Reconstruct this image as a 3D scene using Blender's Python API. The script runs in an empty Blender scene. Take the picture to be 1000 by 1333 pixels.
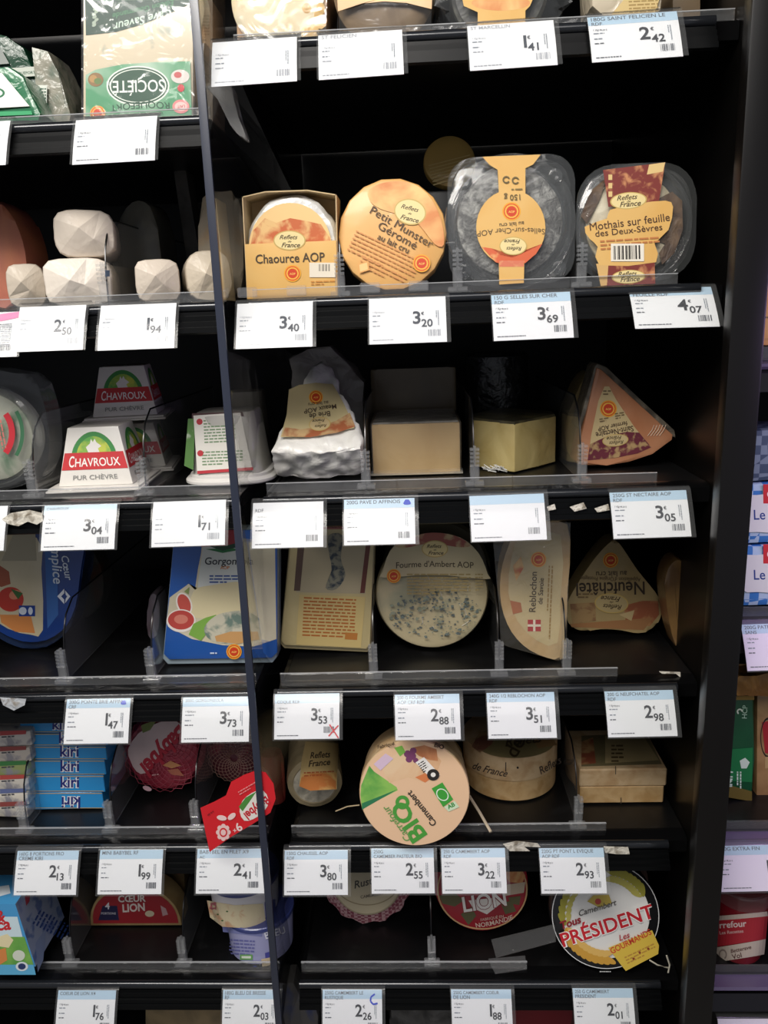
import bpy, bmesh, math, random
from mathutils import Vector, Matrix, Euler, noise

rnd = random.Random(7)
D = math.radians
COL = bpy.context.scene.collection
SC = bpy.context.scene

# ------------------------------------------------------------------ camera
FPX, CX, CY = 1030.0, 500.0, 666.5
PITCH, ROLL, YAW = D(13.81), D(-2.12), D(2.57)
CAM = Vector((0, 0, 1.35))
_r = Vector((math.cos(YAW), math.sin(YAW), 0)); _f = Vector((-math.sin(YAW), math.cos(YAW), 0)); _u = Vector((0, 0, 1))
FW = math.cos(PITCH)*_f - math.sin(PITCH)*_u
_u2 = math.cos(PITCH)*_u + math.sin(PITCH)*_f
RT = math.cos(ROLL)*_r + math.sin(ROLL)*_u2
UP = math.cos(ROLL)*_u2 - math.sin(ROLL)*_r
cd = bpy.data.cameras.new('camera'); cam = bpy.data.objects.new('camera', cd); COL.objects.link(cam)
cd.sensor_fit = 'HORIZONTAL'; cd.sensor_width = 36.0; cd.lens = FPX/1000.0*36.0
cd.clip_start = 0.02; cd.clip_end = 50
cam.matrix_world = Matrix(((RT.x, UP.x, -FW.x, 0), (RT.y, UP.y, -FW.y, 0), (RT.z, UP.z, -FW.z, 1.35), (0, 0, 0, 1)))
SC.camera = cam

# ------------------------------------------------------------------ light and exposure
w = bpy.data.worlds.new('world'); SC.world = w; w.use_nodes = True
w.node_tree.nodes['Background'].inputs[0].default_value = (0.86, 0.9, 1.0, 1)
w.node_tree.nodes['Background'].inputs[1].default_value = 0.22

def area_light(name, loc, target, sx, sy, power, col):
    l = bpy.data.lights.new(name, 'AREA'); l.shape = 'RECTANGLE'; l.size = sx; l.size_y = sy
    l.energy = power; l.color = col
    o = bpy.data.objects.new(name, l); COL.objects.link(o); o.location = loc
    o.rotation_euler = (Vector(target)-Vector(loc)).to_track_quat('-Z', 'Y').to_euler()
    return o
area_light('aisle_lamp', (-0.50, -0.14, 2.22), (-0.10, 0.74, 1.25), 1.1, 0.35, 21.0, (1.0, 0.955, 0.89))
area_light('ceiling_lamp', (-0.2, -1.6, 3.0), (0.0, 0.75, 1.0), 1.8, 1.2, 24.0, (1.0, 0.96, 0.92))
area_light('violet_lamp', (0.62, 0.50, 1.35), (0.38, 0.74, 0.9), 0.25, 0.06, 1.0, (0.72, 0.5, 1.0))
SC.view_settings.view_transform = 'Standard'; SC.view_settings.look = 'None'
SC.view_settings.gamma = 1.0; SC.view_settings.use_curve_mapping = False
SC.view_settings.exposure = 0.0

# ------------------------------------------------------------------ pixel rays onto real planes
def ray(a, b): return RT*(a-CX) + UP*(CY-b) + FW*FPX
def PY(a, b, Y):
    d = ray(a, b); return CAM + d*(Y/d.y)
def PZ(a, b, z):
    d = ray(a, b); return CAM + d*((z-CAM.z)/d.z)

# ------------------------------------------------------------------ materials
def lin(h):
    h = h.lstrip('#'); v = [int(h[i:i+2], 16)/255 for i in (0, 2, 4)]
    return tuple((c/12.92 if c <= .04045 else ((c+.055)/1.055)**2.4) for c in v) + (1,)
MC = {}
def mat(h, rough=.55, coat=0., metal=0., bump=None, mix=None, spec=.5, cr=.12, emis=0.):
    """colour, optional second colour mix=(hex, scale, low, high[, detail, distortion]) and bump=(scale, strength)"""
    key = (h, rough, coat, metal, bump, mix, spec, cr, emis)
    if key in MC: return MC[key]
    m = bpy.data.materials.new('paint_'+h.strip('#')); m.use_nodes = True
    nt = m.node_tree; b = nt.nodes['Principled BSDF']
    b.inputs['Base Color'].default_value = lin(h); b.inputs['Roughness'].default_value = rough
    b.inputs['Metallic'].default_value = metal; b.inputs['Coat Weight'].default_value = coat
    b.inputs['Coat Roughness'].default_value = cr; b.inputs['Specular IOR Level'].default_value = spec
    tc = None
    if bump or mix:
        tc = nt.nodes.new('ShaderNodeTexCoord')
    if mix:
        n = nt.nodes.new('ShaderNodeTexNoise'); n.inputs['Scale'].default_value = mix[1]
        n.inputs['Detail'].default_value = mix[4] if len(mix) > 4 else 4
        n.inputs['Distortion'].default_value = mix[5] if len(mix) > 5 else 0.4
        nt.links.new(tc.outputs['Object'], n.inputs['Vector'])
        r = nt.nodes.new('ShaderNodeMapRange'); r.inputs[1].default_value = mix[2]; r.inputs[2].default_value = mix[3]
        nt.links.new(n.outputs['Fac'], r.inputs[0])
        x = nt.nodes.new('ShaderNodeMix'); x.data_type = 'RGBA'
        x.inputs[6].default_value = lin(h); x.inputs[7].default_value = lin(mix[0])
        nt.links.new(r.outputs[0], x.inputs[0]); nt.links.new(x.outputs[2], b.inputs['Base Color'])
    if bump:
        n = nt.nodes.new('ShaderNodeTexNoise'); n.inputs['Scale'].default_value = bump[0]; n.inputs['Detail'].default_value = 3
        n.inputs['Distortion'].default_value = 0.8
        nt.links.new(tc.outputs['Object'], n.inputs['Vector'])
        p = nt.nodes.new('ShaderNodeBump'); p.inputs['Strength'].default_value = bump[1]; p.inputs['Distance'].default_value = 0.003
        nt.links.new(n.outputs['Fac'], p.inputs['Height']); nt.links.new(p.outputs[0], b.inputs['Normal'])
        if coat:
            p2 = nt.nodes.new('ShaderNodeBump'); p2.inputs['Strength'].default_value = min(1, bump[1]*2.2); p2.inputs['Distance'].default_value = 0.006
            nt.links.new(n.outputs['Fac'], p2.inputs['Height']); nt.links.new(p2.outputs[0], b.inputs['Coat Normal'])
    MC[key] = m; return m
def clear(name, haze=.05, tint='ffffff', rough=.04, bump=None, hazecol='e8eaea', ior=1.45, refl=1.0):
    key = (name, haze, tint, rough, bump, hazecol, ior, refl)
    if key in MC: return MC[key]
    m = bpy.data.materials.new(name); m.use_nodes = True; nt = m.node_tree; nt.nodes.clear()
    out = nt.nodes.new('ShaderNodeOutputMaterial'); t = nt.nodes.new('ShaderNodeBsdfTransparent'); t.inputs[0].default_value = lin(tint)
    d = nt.nodes.new('ShaderNodeBsdfDiffuse'); d.inputs[0].default_value = lin(hazecol)
    g = nt.nodes.new('ShaderNodeBsdfGlossy'); g.inputs['Roughness'].default_value = rough
    g.inputs[0].default_value = (refl, refl, refl, 1)
    lw = nt.nodes.new('ShaderNodeLayerWeight')          # Schlick reflectance, alike from both sides
    pw = nt.nodes.new('ShaderNodeMath'); pw.operation = 'POWER'; pw.inputs[1].default_value = 5
    fr = nt.nodes.new('ShaderNodeMath'); fr.operation = 'MULTIPLY_ADD'; fr.inputs[1].default_value = .96; fr.inputs[2].default_value = .04
    nt.links.new(lw.outputs['Facing'], pw.inputs[0]); nt.links.new(pw.outputs[0], fr.inputs[0])
    a = nt.nodes.new('ShaderNodeMixShader'); a.inputs[0].default_value = haze
    nt.links.new(t.outputs[0], a.inputs[1]); nt.links.new(d.outputs[0], a.inputs[2])
    c = nt.nodes.new('ShaderNodeMixShader'); nt.links.new(fr.outputs[0], c.inputs[0])
    nt.links.new(a.outputs[0], c.inputs[1]); nt.links.new(g.outputs[0], c.inputs[2]); nt.links.new(c.outputs[0], out.inputs[0])
    if bump:
        tc = nt.nodes.new('ShaderNodeTexCoord'); n = nt.nodes.new('ShaderNodeTexNoise'); n.inputs['Scale'].default_value = bump[0]
        n.inputs['Distortion'].default_value = 1.0
        nt.links.new(tc.outputs['Object'], n.inputs['Vector'])
        p = nt.nodes.new('ShaderNodeBump'); p.inputs['Strength'].default_value = bump[1]; p.inputs['Distance'].default_value = .004
        nt.links.new(n.outputs['Fac'], p.inputs['Height']); nt.links.new(p.outputs[0], g.inputs['Normal']); nt.links.new(p.outputs[0], lw.inputs['Normal'])
    MC[key] = m; return m

BLACK = mat('0c0c0d', .35)
BLACKG = mat('0b0b0c', .18, spec=.55)
SHELF = mat('0d0d0e', .38, mix=('1c1c1d', 30, .55, .75))
RAIL = mat('0a0b0c', .3, spec=.14)
CLEAR = clear('clear_plastic', .05)
LIPM = clear('clear_lip', .07, rough=.12, bump=(60, .3), hazecol='b8babc')
CLIPM = clear('clear_clip', .13, rough=.1, hazecol='c8cacc')
FILM = clear('cling_film', .02, rough=.1, bump=(35, .6))
TRAYM = clear('clear_tray', .028, rough=.08, bump=(25, .2), hazecol='d0d4d4')
GLASS = clear('side_glass', .012, rough=.02, hazecol='a0a4a8')
SLEEVE = clear('label_sleeve', .03, rough=.15, refl=.3)

# ------------------------------------------------------------------ mesh builder
class MB:
    def __init__(s): s.v = []; s.f = []; s.mi = []; s.mats = []
    def idx(s, m):
        if m not in s.mats: s.mats.append(m)
        return s.mats.index(m)
    def add(s, vs, fs, m, mx=None):
        o = len(s.v); k = s.idx(m)
        s.v += [tuple(mx @ Vector(p)) if mx else tuple(p) for p in vs]
        for f in fs: s.f.append(tuple(i+o for i in f)); s.mi.append(k)
        return s
    def bm(s, b, m, mx=None):
        b.verts.index_update()
        s.add([v.co.copy() for v in b.verts], [[v.index for v in f.verts] for f in b.faces], m, mx); b.free(); return s
    def box(s, x0, x1, y0, y1, z0, z1, m, bev=0, seg=2, mx=None):
        b = bmesh.new(); vs = [b.verts.new((x, y, z)) for x in (x0, x1) for y in (y0, y1) for z in (z0, z1)]
        for f in ((0, 1, 3, 2), (4, 6, 7, 5), (0, 4, 5, 1), (2, 3, 7, 6), (0, 2, 6, 4), (1, 5, 7, 3)): b.faces.new([vs[i] for i in f])
        if bev: bmesh.ops.bevel(b, geom=b.edges[:], offset=bev, segments=seg, profile=.6, affect='EDGES')
        return s.bm(b, m, mx)
    def prism(s, pts, y0, y1, m, bev=0, seg=2, mx=None, sub=0, nz=0, nf=30):
        """outline pts (x, z) extruded from y0 to y1, bevelled rims"""
        b = bmesh.new()
        A = [b.verts.new((x, y0, z)) for x, z in pts]; B = [b.verts.new((x, y1, z)) for x, z in pts]
        n = len(pts); fr = [b.faces.new(A), b.faces.new(B[::-1])]
        for i in range(n): b.faces.new((A[i], B[i], B[(i+1) % n], A[(i+1) % n]))
        if bev:
            ed = list({e for f in fr for e in f.edges})
            bmesh.ops.bevel(b, geom=ed, offset=bev, segments=seg, profile=.6, affect='EDGES')
        if sub:
            bmesh.ops.triangulate(b, faces=b.faces[:], quad_method='BEAUTY', ngon_method='BEAUTY')
            for _ in range(sub):
                bmesh.ops.subdivide_edges(b, edges=[e for e in b.edges if e.calc_length() > .006], cuts=1)
                bmesh.ops.triangulate(b, faces=[f for f in b.faces if len(f.verts) > 3])
        if nz:
            b.normal_update()
            for v in b.verts: v.co += v.normal*(noise.noise(v.co*nf)*nz)
        bmesh.ops.recalc_face_normals(b, faces=b.faces[:])
        return s.bm(b, m, mx)
    def lathe(s, prof, m, axis='z', c=(0, 0, 0), n=48, wob=0, a0=0, a1=360, sq=0):
        """prof = [(radius, height)...] about axis through c; sq>0 squares the section"""
        full = abs(a1-a0) >= 360; k = n if full else n+1; vs = []; fs = []
        for r, h in prof:
            for i in range(k):
                a = D(a0+(a1-a0)*i/n); rr = r
                if sq: 
                    ca, sa = abs(math.cos(a)), abs(math.sin(a)); rr = r/((ca**sq+sa**sq)**(1/sq))
                if wob: rr *= 1+wob*noise.noise(Vector((math.cos(a)*3, math.sin(a)*3, h*30)))
                x, y = rr*math.cos(a), rr*math.sin(a)
                vs.append((c[0]+x, c[1]+y, c[2]+h) if axis == 'z' else (c[0]+x, c[1]+h, c[2]+y))
        for j in range(len(prof)-1):
            for i in range(n if full else n):
                i2 = (i+1) % k
                fs.append((j*k+i, j*k+i2, (j+1)*k+i2, (j+1)*k+i))
        if full:
            if prof[0][0] > 1e-6: fs.append(tuple(range(k))[::-1])
            if prof[-1][0] > 1e-6: fs.append(tuple((len(prof)-1)*k+i for i in range(k)))
        return s.add(vs, fs, m)
    def tube(s, path, r, m, n=6, close=False):
        vs = []; fs = []; P = [Vector(p) for p in path]
        for i, p in enumerate(P):
            t = (P[min(i+1, len(P)-1)]-P[max(i-1, 0)]).normalized()
            a = t.orthogonal().normalized() if abs(t.x) > .9 else t.cross(Vector((1, 0, 0))).normalized()
            b = t.cross(a)
            for j in range(n):
                q = 2*math.pi*j/n; vs.append(p+a*r*math.cos(q)+b*r*math.sin(q))
        for i in range(len(P)-1):
            for j in range(n): fs.append((i*n+j, i*n+(j+1) % n, (i+1)*n+(j+1) % n, (i+1)*n+j))
        fs += [tuple(range(n))[::-1], tuple((len(P)-1)*n+j for j in range(n))]
        return s.add(vs, fs, m)
    def xsec(s, pts, x0, x1, m):
        """profile pts (y, z) extruded along x"""
        n = len(pts); vs = [(x0, y, z) for y, z in pts]+[(x1, y, z) for y, z in pts]
        fs = [(i, (i+1) % n, n+(i+1) % n, n+i) for i in range(n)]+[tuple(range(n))[::-1], tuple(range(n, 2*n))]
        return s.add(vs, fs, m)
    def build(s, name, parent=None, angle=35, smooth=True):
        me = bpy.data.meshes.new(name); me.from_pydata(s.v, [], s.f)
        for m in s.mats: me.materials.append(m)
        me.polygons.foreach_set('material_index', s.mi)
        if smooth:
            me.polygons.foreach_set('use_smooth', [True]*len(s.f))
            me.set_sharp_from_angle(angle=D(angle))
        me.update()
        o = bpy.data.objects.new(name, me); COL.objects.link(o)
        if parent: o.parent = parent
        return o

def tag(o, label, cat, group=None, kind=None):
    if label: o['label'] = label
    if cat: o['category'] = cat
    if group: o['group'] = group
    if kind: o['kind'] = kind
    return o
def thing(name, label, cat, group=None, loc=(0, 0, 0), rot=(0, 0, 0)):
    o = bpy.data.objects.new(name, None); COL.objects.link(o); o.empty_display_size = .02
    o.location = loc; o.rotation_euler = rot
    return tag(o, label, cat, group)
def struct(name, mb, label=None):
    o = mb.build(name); o['kind'] = 'structure'
    if label: o['label'] = label
    return o
def copy_tree(o, parent=None):
    c = o.copy(); COL.objects.link(c); c.parent = parent
    for ch in [x for x in bpy.data.objects if x.parent == o]: copy_tree(ch, c)
    return c
def mx_of(root): return Matrix.LocRotScale(root.location, root.rotation_euler, root.scale)

# ------------------------------------------------------------------ shelf heights (top of the label rail)
S = {'1L': 1.523, '1R': 1.578, 2: 1.370, 3: 1.190, 4: .991, 5: .813, 6: .637, 7: .462}
G = .0008

ITEMS = []
def item(name, label, cat, row, x0, x1, yb, Y=None, lean=0, yaw=0, t=0, group=None, roll=0, dz=0):
    """a thing standing on a shelf: foot centred on pixel columns x0..x1, its front foot at row yb (or at depth Y)"""
    a = D(lean); z = S[row]+G+dz+t*math.sin(a)
    xm = (x0+x1)/2
    if Y is None: p = PZ(xm, yb, z)
    else: p = PY(xm, yb, Y); p.z = z
    W = PY(x1, yb, p.y).x-PY(x0, yb, p.y).x
    root = thing(name, label, cat, group, p, (-a, D(roll), D(yaw)))
    ITEMS.append((root, row))
    return root, W

# ------------------------------------------------------------------ print on surfaces
TXT = {}
def text_mesh(s, bold, shear):
    key = (s, bold, shear)
    if key in TXT: return TXT[key]
    cu = bpy.data.curves.new('t', 'FONT'); cu.body = s; cu.size = 1; cu.resolution_u = 3; cu.offset = bold; cu.shear = shear
    cu.fill_mode = 'FRONT'
    o = bpy.data.objects.new('t', cu); COL.objects.link(o)
    bpy.context.view_layer.update()
    me = bpy.data.meshes.new_from_object(o.evaluated_get(bpy.context.evaluated_depsgraph_get()))
    vs = [(v.co.x, v.co.y) for v in me.vertices]; fs = [tuple(p.vertices) for p in me.polygons]
    bpy.data.objects.remove(o); bpy.data.curves.remove(cu); bpy.data.meshes.remove(me)
    x0 = min(v[0] for v in vs); x1 = max(v[0] for v in vs)
    TXT[key] = ([(v[0]-x0, v[1]) for v in vs], fs, x1-x0); return TXT[key]

def plane_proj(root, point=(0, 0, 0), normal=(0, -1, 0)):
    M = mx_of(root).inverted(); o = M @ CAM; R3 = M.to_3x3(); n = Vector(normal).normalized(); p0 = Vector(point)
    def f(a, b):
        d = R3 @ ray(a, b); return o+d*((p0-o).dot(n)/d.dot(n)), n
    return f
def cyl_proj(root, c, r, axis='z', dr=0):
    """cylinder (or cone: radius r+dr*h) about a local axis"""
    M = mx_of(root).inverted(); o = M @ CAM; R3 = M.to_3x3(); c = Vector(c); ax = Vector((0, 0, 1)) if axis == 'z' else Vector((0, 1, 0))
    def f(a, b):
        d = R3 @ ray(a, b); rr = r; P = None
        for _ in range(6 if dr else 1):
            oo = o-c; dp = d-ax*d.dot(ax); op = oo-ax*oo.dot(ax)
            A = dp.dot(dp); B = 2*dp.dot(op); C = op.dot(op)-rr*rr; q = max(B*B-4*A*C, 0)
            P = o+d*((-B-math.sqrt(q))/(2*A)); rr = r+dr*(P-c).dot(ax)
        n = (P-c)-ax*(P-c).dot(ax); return P, n.normalized()
    return f
def glyph_w(t, k, bold=.012): return text_mesh(t, bold, 0)[2]*k
class Print:
    def __init__(s, root, proj, name='print', up=.0003, step=.00004, curved=0):
        s.curved = curved; s.root = root; s.proj = proj; s.mb = MB(); s.h = up; s.step = step; s.name = name; s.T0 = None
    def m(s, c): return c if not isinstance(c, str) else mat(c, .5)
    def put(s, pts, faces, col, fine=False):
        vs = []
        if fine and s.curved:
            bm = bmesh.new(); V = [bm.verts.new((x, y, 0)) for x, y in pts]
            for f in faces: bm.faces.new([V[i] for i in f])
            bmesh.ops.triangulate(bm, faces=bm.faces[:])
            for _ in range(6):
                ed = [e for e in bm.edges if e.calc_length() > s.curved]
                if not ed: break
                bmesh.ops.subdivide_edges(bm, edges=ed, cuts=1); bmesh.ops.triangulate(bm, faces=[f for f in bm.faces if len(f.verts) > 3])
            bm.verts.index_update(); pts = [(v.co.x, v.co.y) for v in bm.verts]; faces = [tuple(v.index for v in f.verts) for f in bm.faces]; bm.free()
        for a, b in pts:
            if s.T0: a, b = s.T0(a, b)
            p, n = s.proj(a, b); vs.append(p+n*s.h)
        s.mb.add(vs, faces, s.m(col)); s.h += s.step
    def poly(s, pts, col): s.put(pts, [tuple(range(len(pts)))], col, True)
    def fan(s, pts, col, c=None):
        n = len(pts); c = c or (sum(p[0] for p in pts)/n, sum(p[1] for p in pts)/n)
        s.put([c]+list(pts), [(0, i+1, (i+1) % n+1) for i in range(n)], col, True)
    def rect(s, x0, y0, x1, y1, col): s.poly([(x0, y0), (x1, y0), (x1, y1), (x0, y1)], col)
    def ell(s, cx, cy, rx, ry, col, rot=0, n=36, a0=0, a1=360):
        ca, sa = math.cos(D(rot)), -math.sin(D(rot)); pts = []
        for i in range(n):
            a = D(a0+(a1-a0)*i/(n if a1-a0 >= 360 else n-1)); x, y = rx*math.cos(a), ry*math.sin(a)
            pts.append((cx+x*ca+y*sa, cy-(-x*sa+y*ca)))
        s.poly(pts, col)
    def ring(s, cx, cy, rx, ry, k, col, rot=0, n=48, a0=0, a1=360):
        """band between radius factor k and 1"""
        ca, sa = math.cos(D(rot)), -math.sin(D(rot)); pts = []; fs = []
        for i in range(n+1):
            a = D(a0+(a1-a0)*i/n)
            for q in (1, k):
                x, y = rx*q*math.cos(a), ry*q*math.sin(a); pts.append((cx+x*ca+y*sa, cy-(-x*sa+y*ca)))
        for i in range(n): fs.append((2*i, 2*i+1, 2*i+3, 2*i+2))
        s.put(pts, fs, col)
    def text(s, t, x0, y0, x1, y1, col, hs=1.0, bold=.01, shear=0, arc=0, out=None):
        """baseline from (x0, y0) to (x1, y1); hs stretches the height; arc bows the line (px, + bows upward)"""
        if out:
            s.text(t, x0, y0, x1, y1, out[0], hs, bold+out[1], shear, arc)
        vs, fs, wd = text_mesh(t, bold, shear); L = math.hypot(x1-x0, y1-y0); k = L/wd
        ux, uy = (x1-x0)/L, (y1-y0)/L; nx, ny = uy, -ux
        pts = []
        for x, y in vs:
            q = x/wd; yy = y*k*hs+arc*4*q*(1-q)
            pts.append((x0+ux*x*k+nx*yy, y0+uy*x*k+ny*yy))
        s.put(pts, fs, col)
    def lines(s, x0, y0, x1, y1, n, pitch, col, th=.45, word=7, dens=.9, seed=1):
        """n rows of fine unreadable print, first row from (x0, y0) to (x1, y1)"""
        r = random.Random(seed); L = math.hypot(x1-x0, y1-y0); ux, uy = (x1-x0)/L, (y1-y0)/L; nx, ny = -uy, ux
        pts = []; fs = []
        for i in range(n):
            a = 0; end = L*(1 if i < n-1 else r.uniform(.5, .9))
            while a < end:
                b = min(a+word*r.uniform(.5, 1.5), end); o = len(pts)
                for aa, bb in ((a, 0), (b, 0), (b, th*pitch), (a, th*pitch)):
                    pts.append((x0+ux*aa+nx*(bb+i*pitch), y0+uy*aa+ny*(bb+i*pitch)))
                fs.append((o, o+1, o+2, o+3)); a = b+word*(1-dens)*r.uniform(.8, 2)+.12*pitch
        s.put(pts, fs, col)
    def bars(s, x0, y0, x1, y1, h, col='222222', n=22, seed=3):
        """barcode whose top edge runs (x0, y0)-(x1, y1), h high"""
        r = random.Random(seed); L = math.hypot(x1-x0, y1-y0); ux, uy = (x1-x0)/L, (y1-y0)/L; nx, ny = -uy, ux
        pts = []; fs = []; ws = [r.choice((1, 1, 2, 3)) for _ in range(2*n)]; k = L/sum(ws); a = 0
        for i, q in enumerate(ws):
            if i % 2 == 0:
                o = len(pts)
                for aa, bb in ((a, 0), (a+q*k, 0), (a+q*k, h), (a, h)): pts.append((x0+ux*aa+nx*bb, y0+uy*aa+ny*bb))
                fs.append((o, o+1, o+2, o+3))
            a += q*k
        s.put(pts, fs, col)
    def done(s): return s.mb.build(s.name, s.root, smooth=False)

def seal(pr, x, y, r):
    """the red and yellow origin seal"""
    pr.ell(x, y, r, r, 'e9a52c'); pr.ell(x, y, r*.86, r*.86, 'd8541f'); pr.ring(x, y, r*.74, r*.74, .8, 'efb84a', n=14)
    pr.ell(x, y, r*.5, r*.5, 'cf3f1c'); pr.text('AOP', x-r*.34, y+r*.16, x+r*.34, y+r*.16, 'f3c766', bold=.02)
def plate(pr, x, y, rx, ry, rot=0, ring='c9ab62', bg='ecd79a', ink='4a3a22'):
    """the oval plate with the two words in script; rot degrees anticlockwise"""
    pr.ell(x, y, rx, ry, ring, rot); pr.ell(x, y, rx*.93, ry*.9, bg, rot)
    c, q = math.cos(D(rot)), -math.sin(D(rot))
    def P(u, v): return (x+u*rx*c-v*ry*q, y+u*rx*q+v*ry*c)
    pr.text('Reflets', *P(-.62, -.12), *P(.5, -.12), ink, shear=.35, bold=.015, hs=.95)
    pr.text('de', *P(-.1, .2), *P(.12, .2), ink, shear=.35, hs=.8)
    pr.text('France', *P(-.5, .68), *P(.66, .68), ink, shear=.35, bold=.015, hs=.95)

RUSSET = mat('c8683a', .5, mix=('e7bd7e', 70, .42, .6, 6))
RUSSETD = mat('7d2f28', .5, mix=('c98a5c', 110, .5, .66, 6))
WATER = mat('d98a50', .5, mix=('efc681', 28, .4, .62, 4))
KRAFT = mat('e2b66c', .5, mix=('dca958', 20, .4, .7))

# ================================================================== the refrigerated cabinet
XL, XP, XR = -.78, -.165, .246      # far left, glass partition, right side wall
struct('wall_back', MB().box(XL, 1.05, 1.16, 1.18, .0, 2.2, mat('0a0a0b', .5)))
struct('wall_right', MB().box(.2725, .279, .671, 1.16, .0, 2.2, mat('0a0908', .3, spec=.25)))
pil = MB().box(.2515, .279, .655, .671, .0, 2.2, mat('0c0a09', .32, spec=.4), bev=.002)
struct('trim_1', pil, 'black square upright between the two cabinets')
struct('floor', MB().box(-1.6, 1.6, -1.6, 1.2, -.02, 0, mat('8d8a84', .4, mix=('7c7974', 9, .4, .6))))
struct('wall_left', MB().box(XL-.02, XL, .70, 1.16, 0, 2.2, BLACK))

gp = thing('glass_partition', 'tall clear glass partition with dark front edge between the two shelf bays', 'partition', loc=(XP, .69, 0))
MB().box(-.0022, .0022, .004, .46, .06, 2.05, GLASS).build('pane', gp)
MB().box(-.0036, .0036, 0, .004, .05, 2.06, mat('2b303f', .3, coat=.4), bev=.0008).build('edge_trim', gp)

LIPE = clear('lip_edge', .45, rough=.15, hazecol='c8cacc')
def shelf(row, x0, x1, label, gaps=(), nose=.0, violet=False, y0=0., clipx=None, bracket=None):
    z = S[row] if not isinstance(row, float) else row
    t = thing('display_shelf', label, 'shelf', 'black cabinet shelves', (0, y0, z))
    m = MB().xsec([(.746, -.001), (1.14, -.001), (1.14, -.012), (.746, -.014)], x0, x1, SHELF)
    m.build('deck', t)
    # black nose between the tray and the rail
    MB().xsec([(.7465, -.0005), (.7465, -.016), (.731, -.018), (.730, -.004), (.738, -.0012)], x0, x1, BLACKG).build('nose', t)
    # label rail: round bead and ribbed slanting face
    rm = mat('3a3540', .2, spec=.7) if violet else RAIL
    m = MB(); bead = []
    for i in range(9):
        a = D(-60+i*30); bead.append((.7255-.0052*math.cos(a+math.pi/2)*-1, -.0055+.0052*math.sin(a+math.pi/2)))
    cx, cz, rr = .7262, -.0052, .0046
    m.xsec([(cx+rr*math.cos(D(a)), cz+rr*math.sin(D(a))) for a in range(0, 360, 24)], x0, min(x1, .25), mat('24262a', .14, spec=.8, metal=.35) if not violet else mat('6f5c86', .2, spec=.8))
    face = [(.731, -.010), (.7225, -.0095), (.7222, -.0125), (.7197, -.013), (.7194, -.0175), (.717, -.018), (.7165, -.0225), (.7142, -.023),
            (.7137, -.0275), (.716, -.029), (.731, -.022)]
    m.xsec(face, x0, min(x1, .25), rm)
    m.build('label_rail', t, angle=50)
    # clear front lip of the tray, in lengths
    gx = clipx or [(x0, x1)]
    for a, b in gx:
        MB().xsec([(.7425, -.0005), (.7425, .0072), (.7436, .0084), (.7452, .0084), (.7456, -.0005)], a, b, LIPM).xsec([(.7422, .0082), (.7422, .0090), (.7438, .0090), (.7438, .0082)], a, b, LIPE).build('front_lip', t)
    if bracket is not None:
        MB().xsec([(.745, 0.), (1.12, 0.), (1.12, -.075), (1.02, -.07), (.80, -.032), (.748, -.02)], bracket, bracket+.004, BLACKG).build('end_bracket', t)
    return t
SL, SR0, SR1 = XP-.006, XP+.019, .2715
shelf('1L', XL, SL, 'left bay shelf holding the green roquefort packs, topmost on the left')
shelf(2, XL, SL, 'left bay shelf holding the white paper-wrapped cheese logs')
shelf(3, XL, SL, 'left bay shelf holding the pyramid goat cheese tubs')
shelf(4, XL, SL, 'left bay shelf holding two blue packs with an empty stretch between')
shelf(5, XL, SL, 'left bay shelf holding the stack of thin blue boxes')
shelf(6, XL, SL, 'left bay shelf holding a red half-moon box and two tubs')
shelf(1.735, XL, SL, 'added unseen left bay shelf overhead, shading the back wall')  # empty unseen shelf, added to keep lamp light off the back wall
shelf(1.80, SR0, SR1, 'added unseen right bay shelf overhead, shading the back wall')  # its right-hand twin, likewise added out of view as a light blocker
shelf(7, XL, SL, 'lowest left bay shelf, cut off by the bottom of the picture')
shelf('1R', SR0, SR1, 'right bay shelf at the top of the picture holding trays seen from below', bracket=SR0)
shelf(2, SR0, SR1, 'right bay shelf holding the orange round and two clear square trays', bracket=SR0, clipx=[(SR0, -.047), (-.0465, .141), (.1415, .236)])
shelf(3, SR0, SR1, 'right bay shelf holding the wedges of cheese', bracket=SR0, clipx=[(SR0, -.02), (-.0195, .09), (.0905, .226)])
shelf(4, SR0, SR1, 'right bay shelf holding the blue-veined round and the heart-shaped cheese', bracket=SR0, clipx=[(SR0, .1), (.1005, .196)])
shelf(5, SR0, SR1, 'right bay shelf holding the wooden cheese boxes', bracket=SR0, clipx=[(SR0, .03), (.0305, .19)])
shelf(6, SR0, SR1, 'right bay shelf holding a red round and a black and white round', bracket=SR0, clipx=[(SR0, .108)])
shelf(7, SR0, SR1, 'lowest right bay shelf, cut off by the bottom of the picture')

# ------------------------------------------------------------------ clear tray dividers
def make_divider(h=.078, back=.30):
    t = thing('tray_divider', 'x', 'divider', 'clear dividers standing in the trays')
    prof = [(.007, 0), (.009, .03), (.014, .05), (.024, .066), (.044, h), (back, h), (back, 0)]
    MB().xsec(prof, -.0005, .0005, CLEAR).build('fin', t)
    MB().tube([(0, y, z+.0004) for y, z in prof[:6]], .0009, mat('101012', .25, spec=.6), n=5).build('dark_edge', t)
    m = MB().box(-.009, .009, -.0035, .007, -.0005, .004, CLIPM, bev=.0008, seg=1)
    m.box(-.0045, .0045, -.0022, .0045, .004, .019, CLIPM, bev=.001, seg=1)
    for k in range(5):
        for sx in (-1, 1): m.box(sx*.0028-.0016, sx*.0028+.0016, -.003, .003, .0185+k*.0038, .0208+k*.0038, CLIPM)
    m.box(-.0012, .0012, -.001, .003, .019, .038, CLIPM)
    m.build('clip', t)
    return t
div0 = None
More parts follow.
